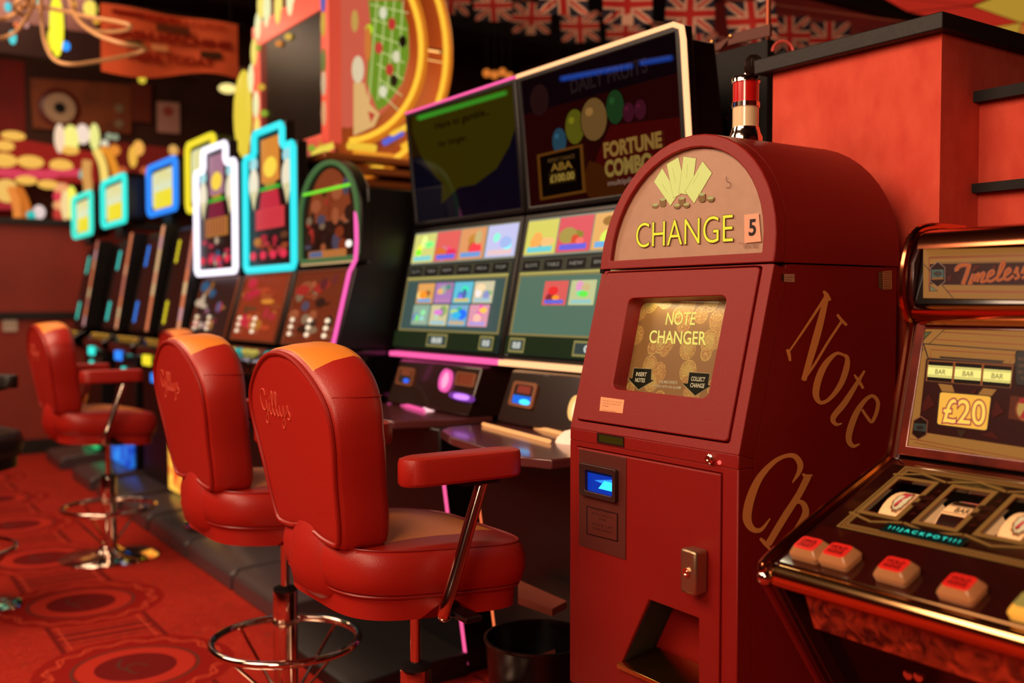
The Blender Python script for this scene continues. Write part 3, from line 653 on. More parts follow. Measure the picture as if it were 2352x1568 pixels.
    if sign:
        P = lambda x, y: Vector((-.150 + x * .036, lean(1.005 + y * .0215) - .0005, 1.005 + y * .0215))
        script(GIL, P, .0014).build('stitched_lettering', M_thr, t, label='stitched script name')
    return t
st = bar_stool('bar_stool', M_lea, M_tan)
st.location = (-2.042, 1.124, 0)
st['label'] = 'nearest red bar stool with orange back stripe and stitched name'
st['group'] = 'red bar stools along the machines'
dup(st, (-2.825, 1.114, 0), 0, 'second red bar stool, behind the nearest, its foot ring fully in view')
dup(st, (-5.19, 1.135, 0), math.radians(2), 'distant red bar stool with chrome disc base standing alone on the carpet at left')
hid = dup(st, (-5.17, 1.70, .112), 0, 'red stool hidden behind the second one, only its orange top showing'); hid.scale = (.87, .87, .87)
for ch in [c for c in bpy.data.objects if c.parent == hid and c.name.startswith('arm_')]: bpy.data.objects.remove(ch)
dk = bar_stool('bar_stool', mat('black_leather', (24, 14, 12), .45), mat('black_leather2', (30, 18, 14), .45), sign=False)
dk.location = (-4.62, .42, 0); dk['label'] = 'black bar stool cut by the left edge, only its arm tube and base showing'; dk['group'] = 'dark stools at the left edge'
dk.rotation_euler = (0, 0, math.radians(-40))
# ------------------------------------------------------------------ twin screen terminals
TX = (-3.62, -2.826, -2.03)
TERM = [(1.95, 2.02), (1.991, 1.562), (1.89, 1.062)]
def terminal(i, lab, led, led_em):
    x0, x1 = TX[i] + .004, TX[i + 1] - .004
    xc = (x0 + x1) / 2; bx0, bx1 = ((-3.44, -2.85), (-2.63, -2.06))[i]
    t = thing('betting_terminal', lab, 'gaming terminal', (xc, 2.0, 0), 'twin screen terminals')
    PU = yzplane(1.991, 1.562, 1.95, 2.02); PL = yzplane(1.89, 1.062, 1.991, 1.562)
    LM = ink(led, led_em)
    def screen(pl, ya, za, yb, zb, nm):
        up = Vector((0, yb - ya, zb - za)).normalized(); n = pl.n
        O = [Vector((x0, ya, za)), Vector((x1, ya, za)), Vector((x1, yb, zb)), Vector((x0, yb, zb))]
        m = .012; I = [O[0] + Vector((.022, 0, 0)) + up * .018, O[1] + Vector((-.022, 0, 0)) + up * .018, O[2] + Vector((-.022, 0, 0)) - up * .018, O[3] + Vector((.022, 0, 0)) - up * .018]
        fr = MB().ring(O, I, -n * .05).build(nm + '_frame', M_blk, t, bevel=.004)
        MB().slab(bil([p - n * .004 for p in O], [(.01, .01), (.99, .01), (.99, .99), (.01, .99)]), -n * .04).build(nm, M_scr, t, smooth=0)
        return [p - n * .004 for p in I], n
    FU, nu = screen(PU, 1.991, 1.566, 1.95, 2.02, 'upper_screen')
    FL, nl = screen(PL, 1.89, 1.066, 1.990, 1.558, 'lower_screen')
    MB().prism([(2.0, 1.03), (2.04, 1.56), (2.0, 2.0), (2.12, 2.0), (2.2, 1.5), (2.2, 1.03)], x0 + .03, x1 - .03).build('housing', M_blk, t, bevel=.006)
    # light strip round the upper screen and under the lower one
    e = .004
    path = [Vector((x0 - 0, 1.956, 2.024)), Vector((x1 - .03, 1.956, 2.026)), Vector((x1 + .001, 1.957, 2.012)), Vector((x1 + .003, 1.962, 1.98)), Vector((x1 + .003, 1.998, 1.57))]
    MB().tube(path if i else path[:2] + [Vector((x1, 1.956, 2.024))], .009 if i else .006, 8).build('edge_light', LM, t)
    MB().box(x0 + .005, x1, 1.872, 1.90, 1.046, 1.064).build('lower_light', LM, t)
    # console
    cx0, cx1 = ((-3.50, -2.90), (-2.72, -2.10))[i]
    PC = yzplane(1.80, .872, 1.862, 1.034)
    MB().prism([(1.80, .872), (1.862, 1.034), (1.95, 1.045), (2.1, 1.03), (2.1, .86), (1.83, .86)], cx0, cx1).build('console', mat('console_dark', (38, 20, 15), .25, coat=.4), t, bevel=.006)
    if i: ledge = [(-2.72, 1.62), (-2.66, 1.555), (-2.50, 1.50), (-2.27, 1.465), (-2.10, 1.445), (-2.0, 1.49), (-2.0, 1.90), (-2.72, 1.90)]
    else: ledge = [(-3.52, 1.62), (-3.44, 1.555), (-3.30, 1.52), (-3.10, 1.515), (-2.96, 1.545), (-2.90, 1.70), (-2.89, 1.90), (-3.52, 1.90)]
    MB().slab([Vector((x, y, .838)) for x, y in ledge], (0, 0, .026)).build('ledge', mat('ledge_gloss', (92, 44, 44), .28, coat=.6), t, bevel=.004)  # pinkish glow reflected on the ledge is put into its base colour
    MB().prism([(1.765, 0), (1.665, .70), (1.66, .84), (2.2, .86), (2.2, 0)], bx0, bx1).build('pedestal', M_blk, t, bevel=.006)
    for x in ((bx1 + .003,), (bx0 - .003,))[i]: MB().tube([(x, 1.763, .035), (x, 1.675, .665)], .0055, 8).build('leg_light', ink((255, 90, 150) if not i else (255, 120, 70), 1.3), t)
    if not i: MB().prism([(1.33, 0), (1.33, .045), (1.35, .06), (1.54, .08), (1.76, .08), (1.76, 0)], ((-3.50, -2.83), (-2.62, -2.06))[i][0], ((-3.50, -2.83), (-2.62, -2.06))[i][1]).build('foot_step', mat('step_black', (22, 14, 12), .5, bump=.3), t, bevel=.006)
    c = Art(PC, .0015, .0004)
    # upper picture: dim
    a = Art(PU, .0012, .0004, FU, .02)
    if i == 0:
        a.rect(0, 0, 1, .62, (14, 12, 30), .35).rect(0, .62, 1, 1, (42, 28, 4), .45)
        a.poly([(.04, 1), (.03, .86), (.10, .62), (.24, .40), (.30, .33), (.28, .14), (.46, .26), (.62, .26), (.82, .36), (.94, .52), (1, .66), (1, 1)], (58, 50, 4), .55)
        a.text('Here to gamble...', (.28, .80), (.80, .80), (.28, .88), (30, 22, 2), .2, .02); a.text('for longer.', (.30, .64), (.58, .64), (.30, .71), (30, 22, 2), .2, .02)
    else:
        a.rect(0, 0, 1, 1, (44, 8, 6), .42).rect(0, .74, 1, 1, (16, 6, 12), .4).poly([(.45, 0), (1, 0), (1, .45), (.6, .5), (.5, .3)], (78, 10, 8), .42).poly([(.45, .28), (.52, .24), (.7, .0), (.44, .0), (.38, .12)], (92, 40, 10), .3)
        for t_, p, q, h in (('DAILY FRUITS', (.36, .80), (.84, .80), .10),): a.text(t_, p, q, (p[0], p[1] + h), (44, 30, 34), .4, .03)
        a.ell(.13, .82, .07, .12, (54, 28, 26), .3)
        for x, y, rx, ry, cc in ((.255, .47, .05, .10, (40, 78, 96)), (.37, .55, .065, .13, (104, 100, 20)), (.50, .57, .085, .155, (128, 92, 46)), (.64, .62, .055, .12, (30, 66, 30)), (.72, .56, .035, .07, (74, 20, 36)), (.79, .56, .035, .07, (74, 20, 36))):
            a.ell(x, y, rx * 1.06, ry * 1.06, (24, 12, 6), .2); a.ell(x, y, rx, ry, cc, .5); a.ell(x - rx * .3, y + ry * .4, rx * .3, ry * .2, tuple(min(255, int(v * 1.4)) for v in cc), .5)
        a.poly([(.09, .04), (.42, .05), (.42, .41), (.09, .40)], (122, 72, 20), .4).poly([(.11, .06), (.40, .07), (.40, .39), (.11, .38)], (10, 6, 5), .3)
        a.text('REPEAT CHANCE', (.17, .32), (.36, .32), (.17, .35), (120, 84, 40), .5); a.text('ABA', (.19, .25), (.34, .25), (.19, .305), (150, 110, 40), .5, .03); a.rect(.17, .15, .36, .235, (64, 44, 10), .4); a.text('£100.00', (.18, .165), (.35, .165), (.18, .22), (170, 140, 60), .6, .03)
        a.text('FORTUNE', (.56, .28), (.90, .28), (.56, .38), (150, 110, 50), .6, .05); a.text('COMBO', (.56, .14), (.84, .14), (.56, .25), (150, 120, 56), .6, .05); a.text('multiplier', (.57, .06), (.76, .06), (.57, .11), (150, 120, 100), .5, .02)
    a.build('upper_picture', t)
    a = Art(PL, .0012, .0004, FL); E1 = 1.05
    a.rect(0, 0, 1, 1, (36, 44, 40), .9).rect(0, .72, 1, 1, (150, 150, 130), .8)
    def icon(u, v, w, h, base, seed):
        R = random.Random(seed); a.rect(u, v, u + w, v + h, base, E1)
        for k in range(4):
            cc = tuple(min(255, max(40, b_ + R.randint(-90, 70))) for b_ in base); cx = u + w * R.uniform(.25, .75); cy = v + h * R.uniform(.25, .8)
            a.ell(cx, cy, w * R.uniform(.1, .28), h * R.uniform(.1, .26), cc, E1, 10)
        a.rect(u + w * .1, v + h * .06, u + w * .9, v + h * .22, tuple(min(255, int(v_ * .9) + 20) for v_ in base[::-1]), E1)
    tops = ((214, 212, 120), (226, 96, 88), (222, 150, 96), (196, 196, 236)) if not i else ((214, 206, 96), (220, 84, 92), (228, 170, 96), (190, 180, 220))
    for k, cc in enumerate(tops): icon((.0, .245, .49, .745)[k], .735, .235 if k < 3 else .255, .25, cc, 11 + k + i * 7)
    a.rect(0, .60, 1, .70, (70, 66, 50), .8)
    for k in range(6): a.rect(.02 + k * .165, .615, .15 + k * .165, .685, (20, 18, 16), .6); a.text(('SLOTS', 'TABLE', 'NEW', 'BINGO', 'MEGA', 'TOP')[k], (.04 + k * .165, .64), (.13 + k * .165, .64), (.04 + k * .165, .665), (170, 165, 150), .7)
    a.rect(.01, .585, .99, .60, (190, 180, 96), .9).rect(.01, .14, .99, .585, (150, 136, 80), .8).rect(.025, .155, .975, .57, (66, 88, 84) if not i else (88, 118, 100), .9)
    if not i:
        cs = ((224, 160, 88), (170, 120, 180), (96, 190, 214), (206, 196, 160), (140, 170, 150), (206, 196, 150), (120, 170, 200), (220, 150, 170))
        for k, cc in enumerate(cs): icon(.15 + (k % 4) * .19, .375 if k < 4 else .19, .175, .17, cc, 40 + k)
        a.rect(.02, .02, .14, .12, (190, 70, 60), .9)
    else:
        for k, cc in enumerate(((216, 90, 84), (190, 196, 140), (60, 160, 90), (210, 190, 120))): icon(.22 + k * .19, .36, .17, .17, cc, 60 + k)
    a.rect(.0, .0, 1, .135, (30, 44, 22), .8)
    for u, w in ((.36, .2), (.86, .12)) if not i else ((.03, .12), (.5, .3)): a.rect(u, .015, u + w, .12, (150, 140, 80), .9).rect(u + .01, .03, u + w - .01, .105, (60, 74, 70), .8).text('00:00', (u + w * .25, .045), (u + w * .75, .045), (u + w * .25, .09), (220, 225, 215), 1, .03)
    a.build('lower_picture', t)
    # console fittings
    if i == 0:
        CQ = [PC.at(*p) for p in ((888, 900), (1090, 945), (1110, 852), (905, 830))]
    else:
        CQ = [PC.at(*p) for p in ((1140, 945), (1420, 1010), (1440, 890), (1165, 858))]
    n = PC.n
    def fitting(u, v, w, h, name, m, th=.008, fill=None, fm=None, r=.12):
        q = bil(CQ, rr(u, u + w, v, v + h, w * r, 4, h * r)); q2 = bil(CQ, rr(u + w * .12, u + w * .88, v + h * .12, v + h * .88, w * r * .8, 4, h * r * .8))
        o = MB().ring([p + n * th for p in q], [p + n * th for p in q2], -n * th).build(name, m, t)
        if fm: MB().slab([p + n * .001 for p in q2], n * .003).build(name + '_face', fm, o)
        return o
    brz = mat('bronze_bezel', (150, 96, 66), .3, .5)
    if i == 0:
        o = fitting(.10, .30, .20, .55, 'note_slot', brz, fm=M_blm)
        a = Art(PC, .006, .0004, CQ); a.ell(.22, .45, .035, .07, (40, 90, 220), 1.5).rect(.14, .60, .26, .78, (170, 80, 50), .5); a.build('slot_glow', o)
        fitting(.60, .32, .12, .62, 'ring_button', ink((240, 90, 170), 1.1), .012, fm=ink((250, 170, 210), 1.1), r=.48)
        fitting(.76, .55, .20, .36, 'side_button', brz, fm=ink((170, 70, 40), .5))
        fitting(.74, .18, .24, .2, 'play_button', ink((150, 70, 190), .6), .012, fm=ink((200, 130, 250), 1.4), r=.4)
    else:
        o = fitting(.10, .22, .22, .62, 'note_slot', brz, fm=M_blm)
        a = Art(PC, .006, .0004, CQ); a.poly([(.12, .28), (.30, .26), (.30, .5), (.12, .5)], (20, 90, 200), 1.4).ell(.24, .36, .05, .07, (60, 190, 255), 2).rect(.15, .56, .27, .74, (190, 70, 50), .5); a.build('slot_glow', o)
        fitting(.62, .15, .10, .55, 'ring_button', ink((255, 190, 110), 1.2), .012, fm=ink((255, 220, 160), 1.2), r=.48)
    LP = Plane((0, 0, .8645), (0, 0, 1)); 
    if i == 0:
        A = [LP.at(*p) for p in ((893, 908), (985, 925))]; B = [LP.at(*p) for p in ((893, 922), (975, 946))]
        for s in (A, B): MB().tube([p + Vector((0, 0, .006)) for p in s], .006, 8).build('tray_light', ink((250, 90, 160), 1.1), t)
        c0 = LP.at(1003, 940); MB().lathe([(.055, 0), (.05, .012), (.03, .03), (.008, .036)], c0, 24).build('tracker_ball', ink((255, 200, 200), 1.6), t)
        c1 = LP.at(1050, 938); MB().lathe([(.03, 0), (.03, .004)], c1, 20).build('purple_lamp', ink((150, 70, 190), .9), t)
    else:
        Q = [LP.at(*p) for p in ((1110, 978), (1168, 968), (1290, 1000), (1262, 1018))]
        MB().tube([p + Vector((0, 0, .006)) for p in (Q[3], Q[0])], .006, 8).build('tray_light', ink((255, 170, 100), 1.2), t)
        MB().tube([p + Vector((0, 0, .006)) for p in (Q[1], Q[2])], .006, 8).build('tray_light', ink((255, 170, 100), 1.2), t)
        c0 = LP.at(1320, 1015); MB().lathe([(.055, 0), (.05, .012), (.03, .03), (.008, .036)], c0, 24).build('tracker_ball', ink((255, 190, 150), 1.6), t)
    return t
terminal(0, 'left twin screen terminal with pink light strip and dim speech bubble picture', (250, 90, 160), 1.25)
terminal(1, 'right twin screen terminal edged in glowing orange, beside the change machine', (255, 186, 130), 1.5)

# ------------------------------------------------------------------ slot machines with neon toppers
def neon(pts, r, col, em, name, parent, closed=True):
    return MB().tube(pts, r, 8, closed=closed).build(name, ink(col, em), parent, smooth=60)

def slot(x0, x1, lab, kind, ncol, tq, palette, seed, group, step=True, belly=None):
    R = random.Random(seed); xc = (x0 + x1) / 2; w = x1 - x0
    t = thing('slot_machine', lab, 'slot machine', (xc, 1.9, 0), group)
    if step:
        MB().prism([(1.435, 0), (1.435, .07), (1.47, .095), (1.72, .112), (1.80, .112), (1.80, 0)], x0 + .006, x1 - .006).build('foot_step', mat('step_grey', (74, 64, 66), .28, bump=.15), t, bevel=.008)  # light on the black step tops put into a paler base colour
    MB().prism([(1.74, .112 if step else 0), (1.74, .86), (2.25, .86), (2.25, .112 if step else 0)], x0 + .01, x1 - .01).build('lower_cabinet', M_blk, t, bevel=.006)
    MB().prism([(1.74, .86), (1.53, .95), (1.52, 1.0), (1.62, 1.055), (1.80, 1.07), (2.25, 1.07), (2.25, .86)], x0 + .006, x1 - .006).build('console', M_blg, t, bevel=.006)
    top = 1.72
    far = kind == 'far'; yt, zt = (1.785, 1.70) if far else (1.745, 1.40)
    MB().prism([(1.655, 1.07), (yt, zt), (1.80, 1.71 if far else 1.42), (1.80, top), (2.25, top), (2.25, 1.07)], x0 + .004, x1 - .004).build('upper_cabinet', M_blk, t, bevel=.006)
    PS = yzplane(1.655, 1.07, yt, zt)
    q = [Vector((x0 + .05, 1.655, 1.07)), Vector((x1 - .05, 1.655, 1.07)), Vector((x1 - .05, yt, zt)), Vector((x0 + .05, yt, zt))]
    q = bil(q, [(0, .05), (1, .05), (1, .96), (0, .96)])
    O = [p + PS.n * .008 for p in q]
    fm = mat('tan_bezel', (120, 66, 44), .35, .4) if kind != 'far' else M_blk
    MB().ring(bil(O, [(-.04, -.04), (1.04, -.04), (1.04, 1.04), (-.04, 1.04)]), O, -PS.n * .012).build('screen_frame', fm, t, bevel=.002)
    a = Art(PS, .003, .0006, q)
    if kind == 'far':
        a.rect(0, 0, 1, 1, (62, 26, 20), .5)
        for v0 in (.70, .06):
            for u in (.06, .86):
                for k in range(4): a.ell(u + .04, v0 + .03 + k * .06, .06, .034, ncol, 1.1, 10)
    else:
        a.rect(0, 0, 1, 1, palette[0], .5)
        for k in range(26):
            a.ell(R.uniform(.1, .9), R.uniform(.08, .9), R.uniform(.04, .16), R.uniform(.03, .1), palette[R.randrange(len(palette))], R.uniform(.5, .9), 10)
        for u in (.12, .5, .86)[:2 if kind != 'arch' else 3]:
            for k in range(3): a.ell(u, .12 + k * .1, .05, .035, (255, 226, 190), 1.1, 10)
    a.build('game_screen', t)
    # topper
    P = Plane((0, tq[0], 0), (0, -1, 0)); y = tq[0]
    if kind == 'stepped':
        z0, z1, z2 = 1.405, tq[1], tq[2]; hw = w / 2 - .0; sh = hw * .58
        out = [(xc - hw, z0), (xc + hw, z0), (xc + hw, z1), (xc + sh, z1), (xc + sh, z2), (xc - sh, z2), (xc - sh, z1), (xc - hw, z1)]
    elif kind == 'arch':
        z0, z2 = 1.43, tq[2]; hw = w / 2; out = [(xc - hw, z0), (xc + hw, z0)] + [(xc + hw * math.cos(math.pi * k / 20), 1.62 + (z2 - 1.62) * math.sin(math.pi * k / 20)) for k in range(21)]
    else:
        z0, z2 = tq[1], tq[2]; hw = tq[3]; out = rr(xc - hw, xc + hw, z0, z2, .05, 5)
    tp = MB().slab([Vector((x, y + .012, z)) for x, z in out], (0, .05 if kind != 'far' else .12, 0)).build('topper', M_blk, t, bevel=.004)
    MB().box(xc - .1, xc + .1, y + .03, y + .075, top - .3 if z0 < top else top, z0 + .06 if z0 > top - .3 else top).build('topper_bracket', M_blk, t)
    cz = (z0 + z2) / 2
    sc_ = .90
    rad = {'stepped': .017, 'arch': .011, 'far': .02}[kind]
    def dense(pp, m=5):
        o2 = []
        for i in range(len(pp)):
            A, B = Vector(pp[i]), Vector(pp[(i + 1) % len(pp)]); L = (B - A).length
            if L < .06: o2.append(A); continue
            e_ = min(.02, L / 3); d_ = (B - A).normalized(); o2 += [A + d_ * e_, B - d_ * e_]
        return o2
    ins = rad
    pp = [Vector((xc + (x - xc) * (1 - ins / hw), y, cz + (z - cz) * (1 - ins / ((z2 - z0) / 2)))) for x, z in out]
    if kind != 'arch':
        neon(dense(pp), rad, ncol, 1.25 if ncol != (250, 240, 255) else 1.5, 'neon_border', tp)
    else:
        neon(dense(pp), rad, (96, 140, 80), .5, 'neon_border', tp)
        xr = x1 - .012; q1 = [Vector((xr, y - .005, 1.62)), Vector((xr + .012, y - .008, 1.50)), Vector((xr + .005, y - .01, 1.43)), Vector((xr + .0, 1.72, 1.38)), Vector((xr, 1.65, 1.10)), Vector((xr - .06, 1.645, 1.085))]
        neon(q1, .009, (240, 90, 170), 1.3, 'pink_light', t, closed=False)
    pin = [(x, z) for x, z in [(xc + (x - xc) * (1 - 3 * rad / hw), cz + (z - cz) * (1 - 3 * rad / ((z2 - z0) / 2))) for x, z in out]]
    f = [Vector((xc - hw, y + .012, z0)), Vector((xc + hw, y + .012, z0)), Vector((xc + hw, y + .012, z2)), Vector((xc - hw, y + .012, z2))]
    a = Art(P, .001, .0008, f); U = lambda x, z: ((x - xc + hw) / (2 * hw), (z - z0) / (z2 - z0))
    if kind == 'far':
        a.poly([U(*p) for p in pin], (226, 232, 190), .95).poly([(.16, .12), (.80, .12), (.80, .46), (.16, .46)], (246, 226, 40), .95).poly([(.16, .10), (.80, .10), (.80, .14), (.16, .14)], (230, 150, 60), .9)
        a.text('SPIN', (.2, .6), (.76, .6), (.2, .82), (236, 226, 150), .9, .05)
    elif kind == 'stepped':
        a.poly([U(*p) for p in pin], (44, 26, 22), .5)
        a.rect(.32, .62, .68, .92, palette[1], .9).ell(.5, .72, .13, .07, (250, 214, 70), 1).poly([(.38, .62), (.62, .62), (.56, .54), (.44, .54)], (200, 150, 50), .8)
        for u in (.17, .83): a.ell(u, .77, .085, .05, (170, 226, 230), .9).ell(u, .63, .10, .11, (238, 226, 196), 1.0).poly([(u - .08, .58), (u + .08, .58), (u, .44)], (226, 214, 160), .9)
        a.rect(.3, .565, .7, .59, (60, 190, 50), .8)
        a.poly([(.34, .56), (.66, .56), (.74, .34), (.26, .34)], palette[2], .85); a.rect(.22, .30, .78, .44, palette[3], .9)
        for k in range(7): a.rect(.25 + k * .075, .31, .275 + k * .075, .43, palette[2], .8)
        for k in range(16): a.ell(R.uniform(.16, .84), R.uniform(.08, .27), R.uniform(.03, .08), R.uniform(.012, .03), palette[R.randrange(len(palette))], .6, 10)
        for k in range(4): a.ell(.2 + k * .2, .12, .065, .03, (236, 50, 80), .9, 12)
    else:
        a.poly([U(*p) for p in pin], (56, 26, 18), .5)
        a.poly([U(xc + (x - xc) * .72, 1.43 + (z - 1.43) * .92) for x, z in out if z > 1.6], (170, 78, 40), .5)
        for k in range(30):
            u, v = R.uniform(.12, .88), R.uniform(.14, .72); a.ell(u, v, R.uniform(.03, .1), R.uniform(.02, .09), palette[R.randrange(len(palette))], .6, 10)
        a.rect(.18, .05, .82, .12, (196, 120, 60), .8).rect(.2, .06, .42, .11, (90, 110, 150), .8).ell(.86, .16, .05, .035, (255, 240, 230), 1.2)
        a.rect(.04, -.02, .96, .02, (206, 170, 120), .8)
    a.build('topper_picture', tp)
    if kind == 'arch': MB().tube([(xc - hw * .78, y - .004, 1.735), (xc + hw * .82, y - .004, 1.735)], .007, 8).build('green_light', ink((110, 220, 40), 1.1), tp)
    # console buttons
    PD = yzplane(1.53, 1.005, 1.62, 1.055)
    for k in range(6):
        bx = x0 + w * (.14 + .145 * k); MB().lathe([(.022, 0), (.022, .012), (.015, .018)], (bx, 1.58, 1.032), 12).build('button', ink(R.choice([(70, 190, 180), (230, 150, 70), (220, 200, 90), (226, 214, 180)]), .7) if kind != 'far' else mat('gold_button', (200, 170, 70), .25, .7), t)
    if kind == 'far':
        MB().box(x1 - .012, x1 + .012, 1.63, 1.66, 1.08, 1.10).build('bracket', M_blk, t)
        pq = [Vector((x1 - .05, 1.62, 1.09)), Vector((x1 + .015, 1.62, 1.09)), Vector((x1 + .015, 1.735, 1.74)), Vector((x1 - .05, 1.735, 1.74))]
        PF = Plane(pq[0], (0, -1, .17)); MB().slab(pq, (0, .1, 0)).build('side_light_panel', M_blk, t)
        a = Art(PF, .001, .0006, pq)
        for k in range(9): a.rect(0, k / 9, 1, (k + 1) / 9, R.choice([(214, 120, 80), (226, 150, 110), (222, 180, 130), (190, 110, 90), (206, 150, 150)]), 1.0)
        a.build('side_picture', t)
        for z, ww, cc in ((.93, .10, ncol), (.78, .05, ncol)):
            MB().box(xc - ww, xc + ww * .4, 1.515 if z > .9 else 1.725, 1.535 if z > .9 else 1.745, z - .03, z + .03).build('lit_panel', ink(cc, 1.3), t, bevel=.006)
    else:
        MB().box(xc - .10, xc - .02, 1.722, 1.742, .70, .80).build('lit_panel', ink((40, 180, 200), .9), t, bevel=.006)
    if belly:
        z0, z1, cc = belly; MB().box(x0 + .03, x1 - .06, 1.70, 1.742, z0, z1).build('belly_panel', cc, t, bevel=.01)
    return t
G1 = 'slot machines with tall neon toppers'; G2 = 'slot machines with small square toppers'
slot(-4.25, -3.645, 'slot machine with round-arched topper and pink side light, beside the left terminal', 'arch', (96, 140, 80), (1.755, 0, 1.86), [(150, 60, 30), (196, 50, 40), (150, 120, 90), (110, 40, 40), (190, 100, 60), (90, 80, 100), (60, 30, 20)], 3, G1)
slot(-4.93, -4.27, 'slot machine with stepped topper outlined in bright cyan neon', 'stepped', (50, 220, 226), (1.745, 1.99, 2.10), [(190, 70, 36), (226, 140, 50), (206, 40, 60), (216, 60, 66), (120, 70, 40), (180, 80, 40)], 5, G1)
slot(-5.62, -4.95, 'slot machine with stepped topper outlined in white neon', 'stepped', (250, 240, 255), (1.71, 1.99, 2.10), [(70, 40, 34), (170, 120, 140), (130, 30, 56), (186, 120, 50), (60, 110, 150), (220, 60, 90), (230, 200, 170)], 8, G1)
def lit(nm, c1, c2, sc=9):
    m = bpy.data.materials.new(nm); m.use_nodes = True; nt = m.node_tree; b = nt.nodes['Principled BSDF']; tc = nt.nodes.new('ShaderNodeTexCoord')
    n = nt.nodes.new('ShaderNodeTexNoise'); n.inputs['Scale'].default_value = sc; n.inputs['Detail'].default_value = 2; nt.links.new(tc.outputs['Object'], n.inputs[0])
    f = ((E_(nt, n.outputs[0]) - .38) * 4).op('MINIMUM', 1).op('MAXIMUM', 0); c = mixc(nt, f, S(*c1), S(*c2)); nt.links.new(c, b.inputs['Base Color']); nt.links.new(c, b.inputs['Emission Color']); b.inputs['Emission Strength'].default_value = 1.0
    return m
slot(-6.22, -5.66, 'slot machine with yellow edged square topper half hidden by the white neon one', 'far', (226, 206, 40), (1.84, 1.80, 2.24, .27), [(0, 0, 0)], 1, G2, belly=(.13, .56, lit('belly_orange', (214, 80, 30), (255, 210, 80))))
slot(-6.92, -6.32, 'slot machine with blue edged square topper', 'far', (40, 130, 240), (1.80, 1.83, 2.18, .33), [(0, 0, 0)], 2, G2); BLU = ((.12, .31, lit('belly_blue', (20, 60, 180), (40, 130, 230))))
slot(-7.70, -7.10, 'slot machine with turquoise edged square topper, right one of two', 'far', (50, 226, 210), (1.68, 1.80, 2.15, .345), [(0, 0, 0)], 4, G2, belly=BLU)
slot(-8.74, -8.14, 'slot machine with turquoise edged square topper, farthest one by the partition', 'far', (60, 226, 200), (1.68, 1.78, 2.13, .345), [(0, 0, 0)], 6, G2, belly=(.13, .40, lit('belly_green', (20, 120, 70), (60, 220, 130))))
KP = Plane((0, 0, .45), (0, 0, 1))
tag(MB().slab([KP.at(*p) for p in ((1190, 1331), (1302, 1380), (1268, 1398), (1190, 1370))], (0, 0, -.02)).build('reddish_slab', mat('slab_red', (150, 70, 50), .6)), 'flat reddish slab jutting out under the right terminal above the bin', 'board')  # flat reddish slab in front of the right terminal's pedestal
